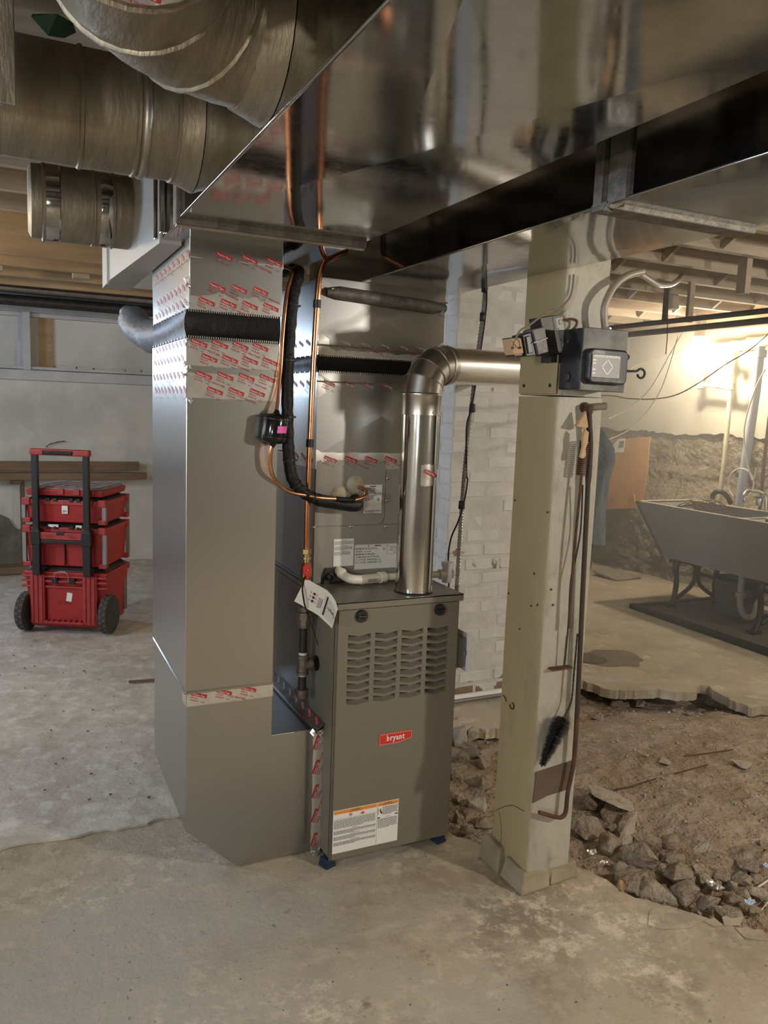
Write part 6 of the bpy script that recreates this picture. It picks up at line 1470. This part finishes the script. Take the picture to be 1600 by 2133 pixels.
# dug drain hole with grating
dg = PZ(1262,1372,0)
gr = thing('floor_drain_grate', 'round perforated drain grate in the stained floor behind the post', 'drain grate', (dg.x,dg.y,0))
GX, GY_ = dg.x-.10, dg.y+.03
MB().lathe([(.105,.0015),(.102,.004),(.090,.004),(.087,.0015)], (GX,GY_,0), (0,0,1), 28, caps=False).build('frame_ring', mat('drain_iron', (.10,.08,.06,1), .8), gr)
m_ = MB()
for i in range(-4, 5):
    for j in range(-4, 5):
        if i*i+j*j < 17: m_.lathe([(.006,.004),(.006,.0065),(.001,.0068)], (GX+i*.020, GY_+j*.020, 0), (0,0,1), 6)
MB().lathe([(.088,.001),(.088,.004),(.001,.004)], (GX,GY_,0), (0,0,1), 28).build('grate_plate', mat('drain_iron2', (.13,.105,.075,1), .85), gr)
m_.build('grate_studs', mat('drain_iron3', (.20,.17,.13,1), .8), gr)['kind'] = 'stuff'
sn = [(dg.x+.04+(.21+.03*noise.noise(V((math.cos(a)*1.5,math.sin(a)*1.5,2))))*math.cos(a), dg.y+(.17+.05*noise.noise(V((math.cos(a)*2,math.sin(a)*2,7))))*math.sin(a)) for a in [k*6.2832/40 for k in range(40)]]
MB().prism(sn, 'z', .0002, .0009).build('damp_stain', mat('damp_concrete', (.150,.115,.075,1), .8, 0, (.20,.16,.11,1), 9, 5, .5, 30, .006), floor)

# ================================================================== RUBBLE IN THE BROKEN FLOOR
def hull(seed, n=14, flat=1.0):
    rnd = random.Random(seed); bm = bmesh.new()
    for _ in range(n):
        v = V((rnd.gauss(0,1), rnd.gauss(0,1), rnd.gauss(0,1))).normalized(); f = rnd.uniform(.78,1.0); bm.verts.new((v.x*f, v.y*f, v.z*f*flat))
    r_ = bmesh.ops.convex_hull(bm, input=bm.verts)
    for g in [v for v in bm.verts if not v.link_faces]: bm.verts.remove(g)
    me = bpy.data.meshes.new('rubble_chunk'); bm.to_mesh(me); bm.free(); return me
def chunk(px, py, w, h, mt_, label, group=None, flat=.6, seed=0, z=None, rot=None, n=13, name='rubble_chunk', shape=None):
    zz = -.035 if z is None else z
    p = PZ(px, py, zz); dep = (p-CAMLOC).dot(_fw); s = dep/F_PX
    me = hull(seed, n, 1.0) if shape is None else shape; me.materials.append(mt_)
    o = bpy.data.objects.new(name, me); COL.objects.link(o)
    hx, hz = w*s/2*1.22, h*s/2*1.22
    o.scale = (hx*1.1, hx*.95, max(.006, hz*1.05*flat/.6 if flat != 1 else hz)); o.rotation_euler = rot or (random.uniform(-.3,.3), random.uniform(-.3,.3), random.uniform(0,3.1))
    g = dirt_h(p.x, p.y) if (1.36 < p.x < 4.2) else 0
    o.location = (p.x, p.y, zz+(hz*.1))
    b = o.modifiers.new('bevel', 'BEVEL'); b.width = .06; b.segments = 1; b.limit_method = 'ANGLE'; b.angle_limit = R_(25)
    return tag(o, label, 'rubble', group)
K = lambda x, y: (1160+x*.275, 1380+y*.275)
G = 'rubble in the broken floor'
big = [ # crop x, y, w, h, label
 (415,1030,370,55,ROCKF,'flat pale concrete slab piece lying on top of the rubble near the post',.35),
 (270,1075,160,130,ROCK,'rounded brown chunk tucked under the flat pale slab piece',.6),
 (460,1140,250,85,ROCK,'long low chunk just in front of the flat pale slab piece',.5),
 (230,1260,270,120,ROCK,'wide dusty chunk close beside the post foot',.55),
 (390,1400,200,190,ROCK,'large blocky chunk left of the upright shard foot',.6),
 (620,1490,270,220,ROCK,'largest slanted slab-like chunk in the middle of the rubble',.6),
 (710,1385,230,120,ROCK,'flat-topped chunk right of the upright shard',.5),
 (850,1365,150,110,ROCK,'dark hollow-sided chunk behind the tall angular block',.6),
 (870,1465,180,110,ROCK,'small angular chunk left of the tall angular block',.6),
 (910,1580,240,150,ROCK,'broad chunk in front of the tall angular block',.6),
 (560,1655,330,110,ROCK,'long dark slab edge lying along the near side of the rubble',.5),
 (750,1760,290,140,ROCK,'big dusty chunk at the near edge beside the ochre stone',.55),
 (980,1755,260,160,ROCK,'squarish brown chunk at the near edge of the hole',.6),
 (1150,1835,220,120,ROCK,'flat chunk at the near right edge of the hole',.5),
 (1390,1445,310,90,ROCK,'long chunk at the right frame edge of the rubble',.5),
 (1450,1535,210,110,ROCK,'rounded chunk below the long one at the right frame edge',.6),
 (1540,1385,150,80,ROCK,'tilted chunk highest up at the right frame edge',.5),
 (1330,1900,220,70,ROCK,'thin flake at the lower right edge of the hole',.4),
]
for i, (x, y, w_, h_, mt_, lbl, fl) in enumerate(big):
    px, py = K(x, y); chunk(px, py, w_*.275, h_*.275, mt_, lbl, None, fl, 100+i, -.028 if fl > .4 else -.004)
px, py = K(1050,1400); chunk(px, py, 62, 58, ROCKF, 'tall angular pale block with a flat face in the rubble', None, 1, 55, -.045, (.5,.2,.4), 9)
px, py = K(490,1755); chunk(px, py, 42, 38, ROCKO, 'ochre stone at the near edge of the hole', None, .8, 56, -.03, None, 12)
# upright thin shard
A_, B_ = PZ(1160+520*.275, 1380+1380*.275, -.03), PZ(1160+520*.275, 1380+1380*.275, -.03)
T_ = PY(1160+600*.275, 1380+1145*.275, A_.y+.10)
m_ = MB(); u_ = V((.028,-.004,0)); th_ = V((.004,.016,.002)); m_.hexa([A_-u_,A_+u_,A_+u_+th_,A_-u_+th_],[T_-u_*.25,T_+u_*.3,T_+u_*.3+th_,T_-u_*.25+th_])
tag(m_.build('concrete_shard', ROCKF, bevel=.002), 'upright thin pale concrete shard leaning in the rubble', 'rubble')
# small ones that look alike
rr = random.Random(21)
SHORT = ['flat pale slab piece','rounded chunk under the pale slab','long low chunk','wide dusty chunk by the post','large blocky chunk','largest slanted chunk','flat-topped chunk','dark hollow-sided chunk','small angular chunk','broad chunk','long dark slab edge','big dusty near chunk','squarish near chunk','flat near right chunk','long right-edge chunk','rounded right-edge chunk','tilted right-edge chunk','thin lower right flake','tall angular pale block','ochre stone']
BIGXY = [(b[0], b[1]) for b in big]+[(1050,1400),(490,1755)]
_used = set()
def near_label(x, y):
    order = sorted(range(len(BIGXY)), key=lambda k: (BIGXY[k][0]-x)**2+(BIGXY[k][1]-y)**2)
    for k in order:
        dx, dy = x-BIGXY[k][0], y-BIGXY[k][1]
        d = ('right of' if dx > 0 else 'left of') if abs(dx) > abs(dy)*1.2 else ('in front of' if dy > 0 else 'behind')
        s = 'small dusty rubble chunk just %s the %s' % (d, SHORT[k])
        if s not in _used: _used.add(s); return s
small = [(150,1530,130,60),(90,1415,90,70),(255,1330,90,40),(330,1300,80,60),(480,1550,110,60),(640,1640,80,60),(780,1560,100,70),(1010,1640,120,80),(1120,1640,110,80),(1200,1700,120,90),(840,1840,120,70),(690,1830,100,50),(1080,1900,120,60),(560,1320,70,50),(1130,1500,90,60),(1260,1560,90,50),(1330,1680,100,60),(1420,1760,120,70),(1510,1640,110,60),(420,1260,90,60),(70,1190,90,60),(190,1180,80,50),(1235,1480,150,90),(1320,1520,140,80),(1250,1620,160,90),(1400,1650,170,80),(1490,1470,140,70),(1560,1570,150,80),(1180,1560,120,80),(1350,1790,170,80),(1460,1880,150,70),(1545,1760,160,80),(1080,1580,120,90),(960,1690,120,70),(1240,1400,110,60),(1400,1580,120,60)]
for i, (x, y, w_, h_) in enumerate(small):
    px, py = K(x, y); chunk(px, py, w_*.275, h_*.275, ROCK, near_label(x, y), G, .6, 200+i, -.042)
FARL = ['large stone under the far slab edge nearest the post','pointed stone under the far slab edge right of the nearest one','flat stone in front of the far bank close to the post','flat pale stone on the dirt toward the right edge of the hole','stone at the right frame edge under the far slab','stone halfway along the far dirt bank','smaller stone right of the halfway stone on the far bank','thin stone tucked against the far slab left of the large one']
for i, (x, y, w_, h_) in enumerate([(440,300,125,80),(640,315,95,60),(310,430,120,60),(1260,590,140,60),(1585,460,130,100),(910,370,90,60),(1010,400,80,50),(340,270,90,40)]):
    px, py = K(x, y); chunk(px, py, w_*.275, h_*.275, ROCK, FARL[i], 'far bank stones', .6, 300+i, -.10)
for i, (x, y, w_, h_, lbl) in enumerate([(680,702,62,14,'tiny curled grey flake on the dirt, leftmost of three'),(815,752,130,20,'bent grey flake in the middle of the bare dirt'),(1400,762,180,24,'large flat grey flake on the dirt near the right frame edge')]):
    px, py = K(x, y); chunk(px, py, w_*.275, h_*.275*1.6, ROCKF, lbl, None, .3, 330+i, dirt_h(PZ(px,py,-.04).x, PZ(px,py,-.04).y)+.012, (.15,.1,.3), 9, 'concrete_flake')
Q = lambda x, y: (900+x*.4375, 1150+y*.4375)
ORD = ['highest','second','third','fourth','fifth','sixth','seventh','eighth','ninth','tenth','eleventh','lowest']
btw = [(140,905,110,110),(185,880,70,70),(230,1100,130,95),(215,1215,95,95),(140,990,75,60),(120,1080,70,50),(250,1290,110,50),(130,1180,60,50),(165,1330,80,50),(250,1000,90,70),(200,960,70,60),(120,1270,60,40)]
order_y = sorted(range(len(btw)), key=lambda k: btw[k][1])
for i, (x, y, w_, h_) in enumerate(btw):
    px, py = Q(x, y); chunk(px, py, w_*.4375, h_*.4375, ROCKF if i in (0,1,3) else ROCK, (ORD[order_y.index(i)]+' rubble chunk' + (' from the top' if 0 < order_y.index(i) < 11 else '') + ' between the furnace and the cream post'), 'rubble behind the post', .75, 400+i, -.04)
# fine gravel (uncountable)
gv = MB(); rg = random.Random(9)
for i in range(1500):
    x, y = rg.uniform(1.42,3.7), rg.uniform(1.1,3.3); r_ = rg.choice((.003,.004,.005,.007,.010))*rg.uniform(.7,1.3)
    z = dirt_h(x, y)+r_*.3; c = V((x, y, z)); a = rg.uniform(0, 6.28); b = V((math.cos(a), math.sin(a), 0)); d = V((-math.sin(a), math.cos(a), 0))
    gv.add([c+b*r_, c-b*r_*.8+d*r_*.7, c-b*r_*.6-d*r_*.8, c+V((0,0,r_*.8))], [(0,1,3),(1,2,3),(2,0,3)])
o = gv.build('dirt_gravel', ROCKF, floor); o['kind'] = 'stuff'; o['label'] = 'fine gravel and crumbs scattered over the dirt'
# specks of debris on the slabs
sp_d = MB(); rg = random.Random(12)
for i in range(260):
    if i % 3: x, y, z0 = rg.uniform(-.6,.45), rg.uniform(2.8,6.5), .0145
    else: x, y, z0 = rg.uniform(-.4,1.9), rg.uniform(.9,2.3), .0005
    if z0 < .01 and y > 1.75 and x > 1.3: continue
    r_ = rg.uniform(.002,.007)*(1.4 if i % 3 else .7); c = V((x,y,z0)); a = rg.uniform(0,6.28); b = V((math.cos(a), math.sin(a), 0)); d = V((-math.sin(a), math.cos(a), 0))*rg.uniform(.3,1)
    sp_d.add([c+b*r_, c-b*r_*.8+d*r_*.7, c-b*r_*.6-d*r_*.8, c+V((0,0,r_*.6))], [(0,1,3),(1,2,3),(2,0,3)])
o = sp_d.build('floor_crumbs', mat('dark_crumb', (.09,.075,.055,1), .95), floor); o['kind'] = 'stuff'
# wires and scraps on the dirt
def dl(pts, lift=.006): return [V((PZ(*K(x,y),-.035).x, PZ(*K(x,y),-.035).y, dirt_h(PZ(*K(x,y),-.035).x, PZ(*K(x,y),-.035).y)+lift)) for x, y in pts]
tag(MB().tube(dl([(430,978),(560,952),(750,910)]), .003, 5).build('thin_rod', RUST), 'thin dark rod on the dirt, nearest the flat pale slab piece', 'rod')
tag(MB().tube(dl([(890,880),(1010,845),(1140,812)]), .003, 5).build('thin_rod', RUST), 'thin dark rod in the middle of the bare dirt', 'rod')
tag(MB().tube(dl([(965,752),(1150,715),(1330,685)],.010), .0028, 5).build('thin_rod', RUST), 'thin dark rod farthest back on the dirt', 'rod')
tag(MB().tube(dl([(1380,1735),(1460,1705),(1530,1685),(1640,1640)],.02), .0035, 6).build('pale_twig', WIREW), 'pale twig at the right frame edge of the hole', 'twig')
tag(MB().tube(dl([(1500,1825),(1550,1790),(1640,1730)],.02), .0025, 6).build('pale_twig', WIREW), 'thinner pale twig below the other one at the right frame edge', 'twig')
for (x, y, w_, h_, mt_, lbl) in ((265,1440,70,36,FOIL,'crumpled foil scrap in the rubble nearest the post'),(1170,1675,80,50,FOIL,'crumpled foil scrap among the right-hand rubble'),(1235,1715,60,40,FOIL,'second foil scrap just beyond the other on the right-hand rubble'),(1465,1820,80,50,mat('blue_paper', (.42,.55,.68,1), .5),'pale blue paper scrap near the right frame edge'),(1590,1545,50,30,mat('blue_paper2', (.35,.50,.72,1), .5),'small blue paper scrap at the right frame edge'),(355,1520,60,40,FOIL,'dull foil scrap beside the large blocky chunk')):
    p = PZ(*K(x,y), .0); s = (p-CAMLOC).dot(_fw)/F_PX*.275; m_ = MB(); n = 4; vs = []
    for j in range(n+1):
        for i in range(n+1): vs.append(p+V(((i/n-.5)*w_*s, (j/n-.5)*w_*s*.8, .012*noise.noise(V((i*1.3+x, j*1.7, y)))+.004)))
    m_.add(vs, [(j*(n+1)+i, j*(n+1)+i+1, (j+1)*(n+1)+i+1, (j+1)*(n+1)+i) for j in range(n) for i in range(n)])
    tag(m_.build('paper_scrap' if 'paper' in lbl else 'foil_scrap', mt_), lbl, 'scrap')
# short white pipe stub by the post foot
c = PZ(1174,1780,.0); tag(MB().lathe([(.013,-.08),(.014,.045),(.010,.045),(.010,.0)], (c.x+.03,c.y+.03,.0), (0,0,1), 14, caps=False).build('pipe_stub', PVC, smooth=40), 'short cream pipe stub sticking up at the foot of the post', 'pipe')
# piece of wood on the back slab left of the drop
a, b = PZ(268,1420,.02), PZ(318,1417,.02); tag(MB().bar(a, b+V((.2,-.02,0)), .014, .010).build('wood_stick', BOARD), 'small wood stick on the floor left of the return drop', 'stick')
# broken slab pieces at the near edge of the hole (cracked surface plates)
for i, pts in enumerate([[(700,1890),(730,1860),(880,1870),(1100,1960),(1000,2010),(790,2020),(690,1990)],[(1110,1960),(1190,1935),(1260,1990),(1190,2000)],[(1250,1930),(1340,1890),(1410,1930),(1390,1990),(1270,1990)],[(1350,2010),(1560,2030),(1600,2110),(1430,2090)]]):
    P = [PZ(*K(x,y), .002) for x, y in pts]
    o = MB().prism([(p.x,p.y) for p in P], 'z', .0004, .0028+.0012*(i % 2)).build('spalled_plate', CONC, floor, bevel=.0008)
# green plastic tucked against the joists above the big branch duct
gp_ = PY(112,50,2.02); me = hull(77, 16); me.materials.append(mat('dark_green_plastic', (.012,.040,.010,1), .5))
o = bpy.data.objects.new('green_plastic_bag', me); COL.objects.link(o); o.location = gp_; o.scale = (.050,.045,.032); tag(o, 'dark green plastic bag lying on top of the big round duct', 'bag')
# ---- added scatter volume in the sink bay: stands in for lens glare round the bulb
hz = MB().box(2.75,5.70,3.30,7.40,.03,2.30).build('glare_haze', None) if False else None
hm = bpy.data.materials.new('glare_haze'); hm.use_nodes = True; nt = hm.node_tree
for n in list(nt.nodes):
    if n.type != 'OUTPUT_MATERIAL': nt.nodes.remove(n)
vsn = nt.nodes.new('ShaderNodeVolumeScatter'); vsn.inputs['Color'].default_value = (1,.97,.92,1); vsn.inputs['Density'].default_value = .11; vsn.inputs['Anisotropy'].default_value = .35
nt.links.new(vsn.outputs[0], [n for n in nt.nodes if n.type == 'OUTPUT_MATERIAL'][0].inputs['Volume'])
hz = MB().box(2.75,5.60,2.6,7.05,.05,2.32).build('glare_haze', hm); hz['kind'] = 'stuff'; hz['label'] = 'thin added haze for lens glare around the bare bulb in the sink bay'; hz['category'] = 'haze'
